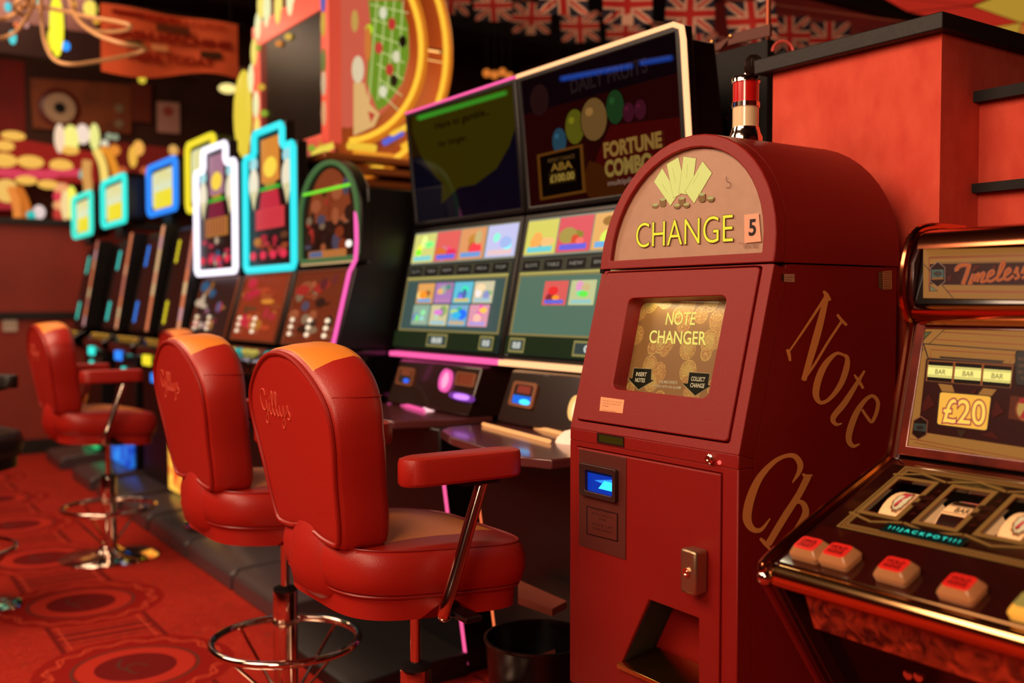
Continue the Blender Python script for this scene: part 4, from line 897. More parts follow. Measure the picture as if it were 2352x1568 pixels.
# ------------------------------------------------------------------ near fruit machine at right
def fruit_machine():
    x0, x1 = -1.10, -.46
    t = thing('fruit_machine', 'chrome edged fruit machine with burr wood front, three reels and red topped buttons', 'fruit machine', ((x0 + x1) / 2, 1.7, 0))
    prof = [(1.56, 0), (1.56, .385), (1.262, .806), (1.262, .832), (1.582, .973), (1.64, 1.215), (1.616, 1.262), (1.62, 1.325), (1.65, 1.375), (1.70, 1.39), (2.05, 1.39), (2.05, 0)]
    for a, b in ((x0, x0 + .018), (x1 - .018, x1)):
        MB().prism(prof, a, b).build('side_panel', mat('dark_maroon', (46, 8, 8), .3, coat=.4), t, bevel=.002)
    MB().prism([(1.60, .02), (1.60, .385), (1.32, .78), (1.32, .80), (1.600, .905), (1.665, 1.215), (1.66, 1.262), (1.66, 1.37), (2.04, 1.37), (2.04, .02)], x0 + .016, x1 - .016).build('cabinet', M_blm, t)
    edge = smoothline([(x0, y, z) for y, z in ((1.252, .800), (1.250, .815), (1.258, .836), (1.40, .900), (1.565, .968), (1.582, .985), (1.60, 1.06), (1.632, 1.20), (1.628, 1.228), (1.612, 1.262), (1.614, 1.325), (1.642, 1.378), (1.70, 1.394), (1.80, 1.395))], 4)
    ch2 = mat('red_tinted_chrome', (206, 120, 84), .14, 1)
    MB().tube(edge, .0085, 10).build('edge_trim', ch2, t)
    MB().tube([(x0, 1.252, .80), (x0, 1.38, .62), (x0, 1.545, .386)], .0065, 8).build('lower_trim', mat('red_trim', (110, 14, 10), .35), t)
    MB().ball((x0 + .002, 1.251, .808), .014, seg=14).build('corner_cap', M_chr, t)
    # front chrome bull nose, burr panel
    b = MB(); pr = [(1.250 + .018 - .018 * math.cos(math.radians(a)), .812 + .020 * math.sin(math.radians(a))) for a in range(-90, 91, 15)]
    pr += [(1.285, .832), (1.285, .792)]
    b.prism(pr, x0 + .01, x1 - .01); b.build('nosing', mat('gold_chrome', (235, 180, 120), .12, 1), t, smooth=40)
    burr = bpy.data.materials.new('burr_wood'); burr.use_nodes = True; nt = burr.node_tree; bs = nt.nodes['Principled BSDF']; tc = nt.nodes.new('ShaderNodeTexCoord')
    n = nt.nodes.new('ShaderNodeTexNoise'); n.inputs['Scale'].default_value = 22; n.inputs['Detail'].default_value = 5; n.inputs['Distortion'].default_value = 1.6; nt.links.new(tc.outputs['Object'], n.inputs[0])
    f = ((E_(nt, n.outputs[0]) - .36) * 3.2).op('MINIMUM', 1).op('MAXIMUM', 0); nt.links.new(mixc(nt, f, S(30, 8, 6), S(190, 60, 34)), bs.inputs['Base Color']); bs.inputs['Roughness'].default_value = .18; bs.inputs['Coat Weight'].default_value = 1
    MB().prism([(1.275, .792), (1.30, .730), (1.33, .735), (1.33, .792)], x0 + .06, x1 - .02).build('burr_rail', burr, t, bevel=.002)
    MB().prism([(1.35, .733), (1.58, .40), (1.60, .42), (1.38, .75)], x0 + .02, x1 - .02).build('front_door', M_blg, t)
    for px in (2088, 2112):
        PF = yzplane(1.58, .40, 1.35, .733); p = PF.at(px, 1548 + (px - 2088) * .2)
        MB().lathe([(.008, .002), (.008, -.004), (.004, -.005)], p, 14, ax='y').build('lock', M_chr, t)
    # deck
    PD = yzplane(1.262, .834, 1.582, .975); n = PD.n
    W1 = [PD.at(*p) for p in ((1982, 1172), (2057, 1187), (2139, 1113), (2069, 1101))]; W2 = [PD.at(*p) for p in ((2108, 1199), (2188, 1215), (2261, 1140), (2194, 1123))]
    up = Vector((0, 1.582 - 1.262, .975 - .834)).normalized(); org = Vector((0, 1.262, .834))
    T = lambda p: (p - org).dot(up)
    def D(x, tt): return org + Vector((x, 0, 0)) + up * tt
    ta = (T(W1[0]) + T(W1[1])) / 2; tb = (T(W1[2]) + T(W1[3])) / 2
    wx0 = (W1[0].x + W1[3].x) / 2; wx1 = (W1[1].x + W1[2].x) / 2; vx0 = (W2[0].x + W2[3].x) / 2; pitch = vx0 - wx0; ww = wx1 - wx0
    tg = (T(PD.at(1900, 1213)) + T(PD.at(2352, 1298))) / 2; te = .3496
    L0 = x0 + .018; xs = [L0] + [wx1 + (pitch - ww) / 2 + pitch * k for k in range(2)] + [x1 - .018]
    burr2 = mat('deck_lacquer', (44, 10, 8), .14, coat=1)
    for k in range(3):
        a0 = wx0 + pitch * k
        O = [D(xs[k], tg), D(xs[k + 1], tg), D(xs[k + 1], te - .02), D(xs[k], te - .02)]; I = [D(a0, ta), D(a0 + ww, ta), D(a0 + ww, tb), D(a0, tb)]
        MB().ring(O, I, -n * .006).build('reel_panel', mat('deck_dark', (30, 8, 6), .2, coat=1), t, smooth=0)
        # the reel drum under the glass
        r = .078; c = (D(0, (ta + tb) / 2) - n * (.004 + r)); cyl = MB(); seg = 40
        cyl.lathe([(r * .86, -.001), (r, 0), (r, ww - .012), (r * .86, ww - .011)], (a0 + .012, c.y, c.z), seg, ax='x')
        dr = cyl.build('reel', mat('reel_cream', (226, 176, 122), .35, em=(230, 170, 110), es=.55), t)
        # printed bands on the drum
        def band(a1, a2, x_0, x_1, m, rr_=.0006, nm='reel_print'):
            bb = MB(); N_ = 8; v = []
            for q in range(N_ + 1):
                an = math.radians(a1 + (a2 - a1) * q / N_)
                for xx in (x_0, x_1): v.append((a0 + .012 + (ww - .012) * xx, c.y - (r + rr_) * math.cos(an), c.z + (r + rr_) * math.sin(an)))
            bb.add(v, [(2 * q, 2 * q + 1, 2 * q + 3, 2 * q + 2) for q in range(N_)]); return bb.build(nm, m, dr, smooth=0, recalc=False)
        bk, rd = ink((40, 14, 8)), ink((220, 60, 60), .8)
        if k == 1:
            band(38, 56, .04, 1, bk); band(76, 92, .04, 1, bk); band(96, 118, .1, .95, rd); band(59, 60, .04, 1, bk, .0008); band(73, 74, .04, 1, bk, .0008)
            tv, tf = text_mesh('BAR', .02); bb = MB()
            bb.add([(a0 + .012 + (ww - .012) * (.38 + .5 * u), c.y - (r + .001) * math.cos(math.radians(62 + 9 * v)), c.z + (r + .001) * math.sin(math.radians(62 + 9 * v))) for u, v in tv], tf); bb.build('reel_print', ink((50, 20, 10)), dr, smooth=0, recalc=False)
        else:
            band(96, 106, .04, 1, bk); tv, tf = text_mesh('7', .05)
            for (s0, s1, w0, w1, m, rr_) in ((.30, .86, 44, 86, ink((190, 110, 60), .5), .0030), (.36, .80, 48, 82, ink((240, 200, 140), .85), .0036)):
                bb = MB(); v = []
                for q in range(24):
                    an = 2 * math.pi * q / 24; ra = 1 + (.1 if q % 2 else 0); u = (s0 + s1) / 2 + (s1 - s0) / 2 * ra * math.cos(an); th = math.radians((w0 + w1) / 2 + (w1 - w0) / 2 * ra * math.sin(an))
                    v.append((a0 + .012 + (ww - .012) * u, c.y - (r + rr_) * math.cos(th), c.z + (r + rr_) * math.sin(th)))
                bb.add(v + [(a0 + .012 + (ww - .012) * (s0 + s1) / 2, c.y - (r + rr_) * math.cos(math.radians((w0 + w1) / 2)), c.z + (r + rr_) * math.sin(math.radians((w0 + w1) / 2)))], [(q, (q + 1) % 24, 24) for q in range(24)]); bb.build('reel_print', m, dr, smooth=0, recalc=False)
            for (e_, m, rr_) in ((0, ink((150, 50, 20)), .0044), (.04, rd, .0050)):
                bb = MB(); bb.add([(a0 + .012 + (ww - .012) * (.46 + e_ / 2 + (.26 - e_) * u), c.y - (r + rr_) * math.cos(math.radians(52 + e_ * 50 + (26 - e_ * 100) * v)), c.z + (r + rr_) * math.sin(math.radians(52 + e_ * 50 + (26 - e_ * 100) * v))) for u, v in tv], tf); bb.build('reel_print', m, dr, smooth=0, recalc=False)
    # lower deck strip that carries the buttons, upper strip
    MB().slab([D(x0 + .018, .004), D(x1 - .018, .004), D(x1 - .018, tg - .001), D(x0 + .018, tg - .001)], -n * .012).build('button_strip', burr2, t, smooth=0)
    MB().slab([D(x0 + .018, te - .02), D(x1 - .018, te - .02), D(x1 - .018, te + .004), D(x0 + .018, te + .004)], -n * .012).build('deck_bar', M_chr, t, bevel=.003)
    GO, RD, BKB = (206, 136, 62), (120, 20, 14), (30, 10, 6); EM = .35  # EM: emission added so the deck print looks brighter than its lighting
    a = Art(PD, .0008, .0002); 
    def F(x, tt): return (x, tt)
    a.frame = [D(0, 0), D(1, 0), D(1, 1), D(0, 1)]
    gx0, gx1 = x0 + .045, x1 - .03
    def frame(xa, ya, xb, yb, w, c, em=EM):
        a.mb.ring([a._pt(p) for p in ((xa, ya), (xb, ya), (xb, yb), (xa, yb))], [a._pt(p) for p in ((xa + w, ya + w), (xb - w, ya + w), (xb - w, yb - w), (xa + w, yb - w))], n * .0001, a._mi(c, em)); a.off += a.step
    frame(gx0, tg + .002, gx1, te - .022, .014, GO); frame(gx0 + .004, tg + .006, gx1 - .004, te - .026, .002, RD); frame(gx0 + .009, tg + .011, gx1 - .009, te - .031, .0015, RD)
    for k in range(3):
        a0 = wx0 + pitch * k
        frame(a0 - .010, ta - .010, a0 + ww + .010, tb + .010, .0095, GO); frame(a0 - .011, ta - .011, a0 + ww + .011, tb + .011, .0015, BKB, 0); frame(a0 - .001, ta - .001, a0 + ww + .001, tb + .001, .001, RD, 0)
        # chevrons above and below each window
        m = a0 + ww / 2
        a.line([(m - .05, tb + .012), (m, tb + .026), (m + .05, tb + .012)], .005, GO, EM).line([(m - .02, tb + .014), (m, tb + .02), (m + .02, tb + .014)], .002, (70, 80, 60), .1)
        a.line([(m - .05, ta - .012), (m, ta - .026), (m + .05, ta - .012)], .005, GO, EM)
        if k < 2:
            g0 = a0 + ww + .012; g1 = a0 + pitch - .012; a.rect(g0, ta - .008, g1, tb + .008, (88, 16, 12), .05)
            for q in range(5): x_ = g0 + (g1 - g0) * (.2 + .15 * (q % 3)); y_ = ta + (tb - ta) * (.1 + .17 * q); a.poly([(x_, y_), (x_ + .012, y_ + .006), (x_ + .004, y_ + .012)], (140, 40, 24), .1)
            for q, s_ in enumerate(('LOSE', 'WIN')):
                zc = (ta + tb) / 2 + .012 - q * .022; a.poly([(g0 - .006, zc - .006), (g1 + .006, zc - .006), (g1 + .010, zc), (g1 + .006, zc + .006), (g0 - .006, zc + .006), (g0 - .010, zc)], (120, 46, 34), .1).text(s_, (g0 + .002, zc - .003), (g1 - .002, zc - .003), (g0 + .002, zc + .003), (60, 16, 12))
    a.build('deck_print', t)
    # vacuum fluorescent display
    q = [PD.at(*p) for p in ((2020, 1222), (2210, 1263), (2222, 1243), (2043, 1207))]; zt = (T(q[0]) + T(q[1])) / 2; zt2 = zt + .024; 
    dx0, dx1 = (q[0].x + q[3].x) / 2, (q[1].x + q[2].x) / 2
    fr = [D(dx0, zt) + n * .0035, D(dx1, zt) + n * .0035, D(dx1, zt2) + n * .0035, D(dx0, zt2) + n * .0035]
    a = Art(PD, .0004, .0003, fr); a.pl = PD; a.rect(-.01, -.04, 1.01, 1.04, (10, 26, 22)).rect(0.02, .05, .98, .95, (6, 40, 36), .4).text('! ! ! J A C K P O T ! ! !', (.06, .3), (.94, .3), (.06, .72), (60, 235, 205), 1.3, .01); a.build('win_display', t, 'glowing turquoise display')
    # push buttons
    rt = mat('button_red', (206, 32, 24), .3, em=(220, 40, 30), es=.25); clr = mat('button_clear', (200, 140, 90), .15, trans=.35, em=(180, 110, 60), es=.10)
    for i, (px, py, l1, l2) in enumerate(((1856, 1247, 'CANCEL', 'COLLECT'), (1924, 1262, 'HOLD', 'NUDGE'), (2054, 1295, 'HOLD', 'NUDGE'), (2204, 1335, 'HOLD', 'NUDGE'), (2372, 1380, '', ''))):
        c = PD.at(px, py, .022); c -= n * .022; cx_, ct = c.x, T(c); hx, ht = .026, .021
        base = [D(cx_ - hx, ct - ht), D(cx_ + hx, ct - ht), D(cx_ + hx, ct + ht), D(cx_ - hx, ct + ht)]
        sh = lambda k_, h: [p + n * h for p in bil(base, rr(.5 - k_ / 2, .5 + k_ / 2, .5 - k_ / 2, .5 + k_ / 2, .12, 3))]
        bt = MB().loft([sh(1, 0), sh(1.06, .009), sh(1, .013), sh(.78, .021)]).build('push_button', clr if i < 4 else mat('button_yellow', (226, 170, 70), .2, em=(230, 170, 60), es=.4), t, smooth=30)
        MB().loft([sh(.76, .0205), sh(.74, .0225)]).build('button_face', rt if i < 4 else ink((230, 190, 90), .4), bt, smooth=0)
        if l1:
            f_ = bil([p + n * .0227 for p in base], [(.16, .16), (.84, .16), (.84, .84), (.16, .84)]); a = Art(PD, .0003, .0002, f_)
            a.text(l1, (.1, .56), (.9, .56), (.1, .82), (70, 10, 8), 0, .03).text(l2, (.1, .14), (.9, .14), (.1, .40), (70, 10, 8), 0, .03).rect(.1, .46, .9, .49, (70, 10, 8)); a.build('button_print', bt)
    # upper glass
    PU = yzplane(1.588, .985, 1.64, 1.212); upv = Vector((0, 1.64 - 1.588, 1.212 - .985)).normalized(); og = Vector((0, 1.588, .985))
    G = lambda x, tt, o=0: og + Vector((x, 0, 0)) + upv * tt + PU.n * o
    H = (Vector((0, 1.64, 1.212)) - og).length
    MB().slab([G(x0 + .018, .0), G(x1 - .018, .0), G(x1 - .018, H), G(x0 + .018, H)], -PU.n * .02).build('upper_glass', mat('glass_black', (16, 5, 5), .12, coat=1), t, smooth=0)
    MB().ring([G(x0 + .012, -.004, .004), G(x1 - .012, -.004, .004), G(x1 - .012, H + .004, .004), G(x0 + .012, H + .004, .004)], [G(x0 + .03, .014, .004), G(x1 - .03, .014, .004), G(x1 - .03, H - .006, .004), G(x0 + .03, H - .006, .004)], -PU.n * .01).build('glass_frame', mat('burr_frame', (110, 36, 22), .2, .2, coat=1, mott=.5, mscale=14), t, bevel=.002)
    K = lambda x, y: (2040 + x / 4.356, 720 + y / 4.356)
    a = Art(PU, .0012, .0002); P_ = lambda *q: [K(*p) for p in q]
    EL = .5
    a.poly(P_((300, 105), (1900, 190), (1780, 1600), (155, 1310)), GO, EL)
    a.poly(P_((380, 450), (1850, 560), (1760, 1400), (300, 1180)), (66, 14, 10), .5)
    for l in (((545, 185), (1860, 262)), ((470, 258), (1850, 342))): a.line(P_(*l), 1.6, RD, 0)
    for l in (((330, 400), (190, 1300)), ((215, 1250), (1760, 1530)), ((260, 1290), (1740, 1570))): a.line(P_(*l), 1.4, RD, 0)
    a.line(P_((605, 118), (350, 360), (262, 440)), 1.6, BKB); a.poly(P_((352, 180), (440, 180), (348, 275)), BKB).poly(P_((360, 188), (420, 188), (354, 255)), (140, 140, 80), .3)
    a.poly(P_((345, 295), (1400, 372), (1260, 520), (395, 455)), BKB).poly(P_((362, 308), (1380, 383), (1250, 505), (405, 440)), GO, EL)
    a.line(P_((425, 455), (425, 360), (1275, 415), (1210, 495)), 1.6, RD).poly(P_((510, 425), (1165, 470), (1140, 495), (520, 445)), BKB)
    a.poly(P_((390, 455), (1262, 508), (1232, 752), (368, 680)), BKB).poly(P_((397, 463), (1252, 516), (1225, 745), (375, 672)), (206, 108, 50), .4)
    for s in (((405, 475), (652, 490), (632, 688), (388, 668)), ((675, 490), (938, 508), (920, 712), (655, 692)), ((960, 510), (1238, 530), (1218, 740), (942, 716))):
        p0, p1, p2, p3 = [Vector((*p, 0)) for p in s]; g_ = lambda u, v: tuple(((p0 * (1 - u) + p1 * u) * (1 - v) + (p3 * (1 - u) + p2 * u) * v)[:2])
        a.poly(P_(*s), (46, 18, 10), .1); a.poly(P_(g_(0, .2), g_(1, .2), g_(1, .8), g_(0, .8)), (252, 236, 130), 1.0)
        for v in (.24, .29, .70, .75): a.line(P_(g_(0, v), g_(1, v)), .8, (70, 60, 10))
        a.text('BAR', K(*g_(.3, .63)), K(*g_(.72, .63)), K(*g_(.31, .38)), (60, 40, 14), 0, .0)
    a.poly(P_((500, 700), (640, 715), (665, 790), (540, 780)), GO, EL).poly(P_((950, 745), (1085, 760), (1030, 830), (900, 810)), GO, EL)
    rq = [K(*p) for p in ((490, 1105), (985, 1168), (1028, 830), (520, 785))]
    def rq_(s0, s1, t0, t1): return [tuple(v[:2]) for v in bil([Vector((*p, 0)) for p in rq], rr(s0, s1, t0, t1, .06, 4))]
    a.poly(rq_(-.02, 1.02, -.03, 1.03), BKB).poly(rq_(0, 1, 0, 1), (250, 180, 66), .95)
    for off, c, e_ in ((.05, (180, 50, 40), .5), (.02, (246, 130, 110), .9), (-.0, (255, 210, 80), 1.0)): a.text('£20', K(548, 1085), K(965, 1118), K(560, 850), c, e_, off)
    a.poly(P_((690, 1160), (785, 1170), (725, 1255)), (110, 66, 34), .2)
    for hx, hy in ((320, 1145),):
        a.poly(P_((328, 1022), (400, 1075), (385, 1215), (300, 1262), (232, 1205), (252, 1065)), (200, 110, 70), .3).poly(P_((326, 1035), (390, 1080), (376, 1210), (300, 1250), (242, 1200), (260, 1072)), (80, 20, 14), .1).poly(P_((262, 1095), (384, 1105), (376, 1180), (254, 1165)), (90, 96, 80), .3).ell(*K(318, 1140), 9, 5, (24, 16, 14))
    for pts in (((405, 800), (345, 905), (465, 915)), ((350, 880), (470, 915), (340, 985)), ((1080, 870), (1040, 980), (1160, 985)), ((1030, 970), (1165, 985), (1050, 1040)), ((920, 1210), (1040, 1180), (1115, 1260)), ((820, 790), (880, 755), (870, 800))): a.poly(P_(*pts), (140, 34, 20), .2)
    a.poly(rr(*K(1270, 0)[:1], K(1700, 0)[0], K(0, 370)[1], K(0, 720)[1], 8, 4), (60, 40, 26), .2).poly(rr(K(1278, 0)[0], K(1700, 0)[0], K(0, 378)[1], K(0, 712)[1], 8, 4), (12, 6, 6))
    for i, s in enumerate(('NO WIN', 'GREATER', 'IN VALUE', 'THAN')): a.text(s, K(1300 + (0, 0, 0, 20)[i], 468 + i * 66), K(1480, 474 + i * 66), K(1303 + (0, 0, 0, 20)[i], 436 + i * 66), (170, 110, 80), .4)
    a.poly(P_((1225, 820), (1700, 870), (1690, 1130), (1200, 1050)), (150, 60, 30), .3).ell(*K(1380, 960), 25, 28, (206, 96, 56), .4).ell(*K(1380, 960), 21, 24, (236, 180, 90), .5); a.text('7', K(1320, 1040), K(1460, 1055), K(1330, 860), (214, 50, 50), .5, .05)
    a.text('THIS GAME IS COMPENSATED AND MAY BE INFLUENCED BY PREVIOUS PLAY', K(285, 1352), K(1030, 1468), K(287, 1340), (190, 120, 90), .3)
    a.build('glass_print', t, 'backlit gold and maroon win panel')
    # marquee
    PM = yzplane(1.616, 1.252, 1.640, 1.352); q = lambda x, y: (1960 + x / 5.408, 510 + y / 5.408)
    MB().prism([(1.620, 1.252), (1.644, 1.352), (1.67, 1.36), (1.67, 1.25)], x0 + .02, x1 - .02).build('marquee', mat('glass_black', (16, 5, 5), .12), t)
    MB().prism([(1.612, 1.350), (1.616, 1.366), (1.632, 1.380), (1.66, 1.386), (1.70, 1.386), (1.70, 1.35), (1.65, 1.348)], x0 + .028, x1 - .028).build('marquee_top_rail', ch2, t, smooth=50)
    MB().prism([(1.600, 1.228), (1.597, 1.240), (1.610, 1.250), (1.66, 1.252), (1.66, 1.215), (1.625, 1.214)], x0 + .028, x1 - .028).build('marquee_lower_rail', ch2, t, smooth=50)
    a = Art(PM, .0008, .0002); P_ = lambda *p_: [q(*p) for p in p_]
    a.poly(P_((868, 345), (2900, 290), (2900, 975), (868, 942)), (206, 134, 62), .45); a.poly(P_((950, 520), (2900, 485), (2900, 785), (950, 770)), (66, 12, 10), .5)
    for l in (((940, 435), (2900, 385)), ((940, 450), (2900, 400)), ((1150, 850), (2900, 868)), ((1160, 866), (2900, 884)), ((940, 435), (940, 860))): a.line(P_(*l), 1.6, RD)
    a.line(P_((1040, 505), (2900, 480)), 1.4, BKB).line(P_((1100, 775), (2900, 792)), 1.4, BKB).line(P_((875, 520), (1000, 660), (1240, 945)), 2, BKB)
    a.poly(P_((945, 775), (945, 860), (1055, 858)), BKB).poly(P_((955, 790), (955, 852), (1035, 850)), (176, 170, 120), .3)
    hx = ((1048, 488), (1140, 560), (1140, 740), (1048, 808), (955, 740), (957, 562)); a.poly(P_(*hx), (226, 170, 140), .3); a.poly(P_(*[(1048 + (x - 1048) * .92, 648 + (y - 648) * .95) for x, y in hx]), (92, 14, 12), .1)
    a.poly(P_((975, 590), (1120, 588), (1120, 705), (975, 715)), (120, 140, 120), .3).ell(*q(1048, 640), 10, 6, (22, 18, 14)).line(P_((1045, 640), (1050, 705)), 2, (30, 16, 10)).poly(P_((975, 690), (1120, 685), (1120, 710), (975, 716)), (214, 130, 60), .3)
    for pts in (((1150, 690), (1225, 645), (1205, 745)), ((1480, 545), (1590, 535), (1520, 590)), ((1720, 550), (1780, 530), (1760, 600))): a.poly(P_(*pts), (150, 40, 26), .2)
    TM = [[(1290, 610), (1285, 580), (1330, 540), (1400, 530), (1460, 550)], [(1440, 540), (1410, 640), (1360, 775)], [(1490, 640), (1450, 740), (1440, 765), (1480, 745)], [(1495, 590), (1498, 594)],
          [(1530, 640), (1495, 740)], [(1510, 700), (1560, 635), (1555, 690), (1535, 745)], [(1550, 700), (1610, 630), (1625, 650), (1590, 740), (1650, 725)],
          [(1660, 690), (1740, 640), (1730, 600), (1680, 640), (1665, 720), (1720, 730), (1790, 680)], [(1790, 690), (1870, 540), (1870, 490), (1840, 520), (1790, 700), (1820, 720), (1870, 690)],
          [(1880, 670), (1950, 610), (1935, 575), (1890, 620), (1880, 700), (1930, 710), (1990, 660)], [(2000, 640), (2040, 560), (2035, 620), (2055, 680), (2000, 705)], [(2090, 640), (2130, 550), (2125, 610), (2145, 670), (2090, 695)]]
    for w, c, e_ in ((9.5, (206, 150, 120), .3), (7.5, (214, 66, 34), .5), (4.5, (226, 110, 44), .5)):
        for s in TM: a.line([q(*p) for p in s], w * (1.15 if s in TM[:2] else .8), c, e_, 5)
    a.build('marquee_print', t)
fruit_machine()

# ------------------------------------------------------------------ black bin beside the change machine
def bin_():
    c = Vector((-2.07, 1.50, 0)); t = thing('waste_bin', 'round black waste bin between the right terminal and the change machine', 'bin', c)
    MB().lathe([(.10, 0), (.105, .01), (.138, .385), (.142, .39), (.142, .396), (.134, .396), (.130, .385), (.10, .02), (.02, .018)], c, 40).build('bucket', mat('bin_black', (16, 10, 10), .3), t)
    MB().add([c + Vector(v) for v in ((-.08, -.06, .30), (.02, -.10, .28), (.06, .05, .22), (-.05, .09, .33), (.0, .0, .24))], [(0, 1, 4), (1, 2, 4), (2, 3, 4), (3, 0, 4)]).build('crumpled_paper', mat('brown_paper', (120, 50, 30), .8), t)
bin_()

# ------------------------------------------------------------------ roulette tower sign
def tower():
    t = thing('roulette_sign', 'huge roulette tower sign with dark screen, betting layout face and yellow neon rings', 'sign', (-4.8, 2.4, 0))
    cx, cz = -4.33, 2.50
    MB().box(-5.2, -4.4, 2.30, 3.0, 0, 1.76).build('pedestal', M_blk, t, bevel=.01)
    skirt = mat('skirt_brown', (150, 84, 40), .4, .3)
    for k, (z, e_) in enumerate(((1.77, .0), (1.81, .05), (1.86, .10), (1.91, .13))): MB().box(-5.28 - e_, -4.36 + e_, 2.0 - e_, 2.95, z, z + .034).build('skirt_tier', skirt, t, bevel=.008)
    MB().box(-5.30, -4.34, 1.97, 2.35, 1.95, 3.2).build('core', M_blk, t)
    def disc_y(r, y, zc=cz, xc=-4.86, clip=-4.335, n=40):
        return [Vector((min(xc + r * math.cos(a), clip), y, zc + r * math.sin(a))) for a in [2 * math.pi * k / n for k in range(n)]]
    # screen face with coloured backing disc
    PF = Plane((0, 1.955, 0), (0, -1, 0))
    MB().slab([PF.at(*p) for p in ((602, -60), (590, 60), (572, 170), (566, 345), (612, 330), (612, 90), (760, -10), (760, -90))], (0, .05, 0)).build('front_backing', ink((170, 60, 46), .4), t, smooth=0)
    MB().ball(PF.at(560, 262), .13, .04, .245, 20).build('glow_bulb', ink((250, 220, 70), .85), t)
    for k, (px, py) in enumerate(((578, 180), (585, 120), (594, 60), (600, 10), (590, 240), (592, 300), (614, 22), (640, 14), (668, -6))):
        p = PF.at(px, py); MB().ball(p, .05, .014, .10 if k > 5 else .08, 14).build('glow_bulb', ink((250, 226, 110) if k % 2 else (240, 240, 180), 1.0), t)
    fr = [Vector((-5.36, 1.95, 1.96)), Vector((-4.33, 1.95, 1.96)), Vector((-4.33, 1.95, 2.76)), Vector((-5.36, 1.95, 2.76))]
    MB().ring(fr, [Vector((-5.25, 1.95, 2.06)), Vector((-4.42, 1.95, 2.06)), Vector((-4.42, 1.95, 2.64)), Vector((-5.25, 1.95, 2.64))], (0, .02, 0)).build('screen_surround', mat('pink_red_trim', (206, 84, 66), .3, em=(216, 96, 76), es=.5), t, bevel=.004)
    MB().box(-5.26, -4.41, 1.956, 1.975, 2.05, 2.65).build('screen', mat('tower_screen', (16, 9, 6), .32), t)
    a = Art(Plane((0, 1.95, 0), (0, -1, 0)), .002, .001)
    a.poly([(714, 352), (760, 312), (768, 340), (716, 366)], (246, 220, 80), .9); 
    a.build('surround_corner', t)
    for i, (px, py) in enumerate(((590, 110), (640, 100), (662, 84), (716, 340), (740, 330), (600, 200), (606, 260))): Art(Plane((0, 1.95, 0), (0, -1, 0)), .002).ell(px, py, 9, 8, [(150, 180, 50), (220, 130, 40), (226, 180, 60)][i % 3], .8).build('colour_spot', t)
    # betting layout face
    R_ = [Vector((cx + .001, 1.95, 2.03)), Vector((cx + .001, 2.10, 2.03))] 
    def half(r, n=22, yc=1.96, zc=cz, x=cx, a0=-80, a1=84): return [Vector((x, yc + r * .94 * math.cos(math.radians(a0 + (a1 - a0) * k / n)), zc + r * math.sin(math.radians(a0 + (a1 - a0) * k / n)))) for k in range(n + 1)]
    MB().slab([Vector((cx, 1.95, 2.02))] + half(.69) + [Vector((cx, 1.95, 3.06))], (-.03, 0, 0)).build('side_disc', mat('side_disc_brown', (150, 66, 30), .4, em=(170, 80, 30), es=.25), t, smooth=0)
    PX = Plane((cx, 0, 0), (1, 0, 0)); a = Art(PX, .003, .001)
    a.mb.add([v + Vector((.002, 0, 0)) for v in [Vector((cx, 1.955, 2.08))] + half(.43) + [Vector((cx, 1.955, 2.95))]], [tuple(range(25))], a._mi((222, 100, 76), .8))
    a.poly([(846, 0), (920, 0), (938, 60), (940, 130), (925, 190), (890, 240), (868, 255), (842, 190), (852, 60)], (120, 160, 40), .75)
    for k in range(7): a.line([(850 + k * 4, 10 + k * 34), (938 - k * 3, 30 + k * 38)], 2, (226, 230, 150), .9)
    for k in range(4): a.line([(866 + k * 20, 0), (846 + k * 22, 250 - k * 20)], 2, (226, 230, 150), .9)
    for px, py, c in ((900, 55, (206, 60, 50)), (895, 160, (206, 60, 50)), (880, 30, (240, 236, 200)), (925, 95, (30, 20, 10)), (910, 130, (236, 230, 190)), (870, 110, (214, 70, 60)), (905, 185, (30, 20, 10)), (880, 210, (240, 236, 200))): a.ell(px, py, 9, 14, c, .8)
    a.ell(822, 160, 14, 32, (240, 220, 180), .8).poly([(812, 190), (836, 190), (850, 240), (872, 262), (860, 290), (812, 312)], (240, 190, 120), .8).poly([(845, 255), (862, 262), (852, 282)], (206, 60, 50), .8).ell(815, 48, 8, 26, (226, 180, 90), .7).ell(848, 68, 9, 12, (190, 230, 40), .9).ell(845, 100, 8, 40, (226, 130, 60), .8)
    a.build('layout_print', t)
    # corner strip
    PE = Plane((0, 1.95, 0), (0, -1, 0)); MB().prism([(1.93, 2.0), (1.93, 3.1), (2.0, 3.1), (2.0, 2.0)], -4.40, cx + .012).build('corner_post', mat('corner_red', (190, 62, 44), .35, em=(214, 88, 66), es=.55), t, bevel=.006)
    for k, (z, c) in enumerate(((2.55, (226, 180, 70)), (2.38, (120, 130, 60)), (2.28, (226, 190, 150)), (2.14, (240, 170, 120)), (2.66, (90, 100, 190)))): MB().ball((-4.365, 1.928, z), .026, .006, .06, 12).build('corner_spot', ink(c, .8), t)
    for r, x, em_ in ((.49, cx + .0, 1.15), (.515, cx + .004, .7), (.64, cx, 1.1), (.665, cx, .7)):
        neon(half(r, 26, 1.96, cz, x + .01), .013, (255, 192, 56) if em_ > 1 else (236, 134, 30), em_, 'neon_ring', t, closed=False)
    MB().tube([(cx, 2.42, 2.50), (cx, 2.60, 2.50)], .012, 8).tube([(cx, 2.42, 2.455), (cx, 2.58, 2.45)], .006, 8).build('ring_bracket', M_chr, t)
    for (py, pz, c) in ((2.30, 2.09, (250, 200, 60)), (2.36, 2.04, (250, 190, 50)), (2.26, 2.05, (90, 100, 210))): MB().tube([(cx + .02, py - .05, pz - .03), (cx + .02, py + .05, pz + .03)], .014, 8).build('glow_bar', ink(c, 1.0), t)
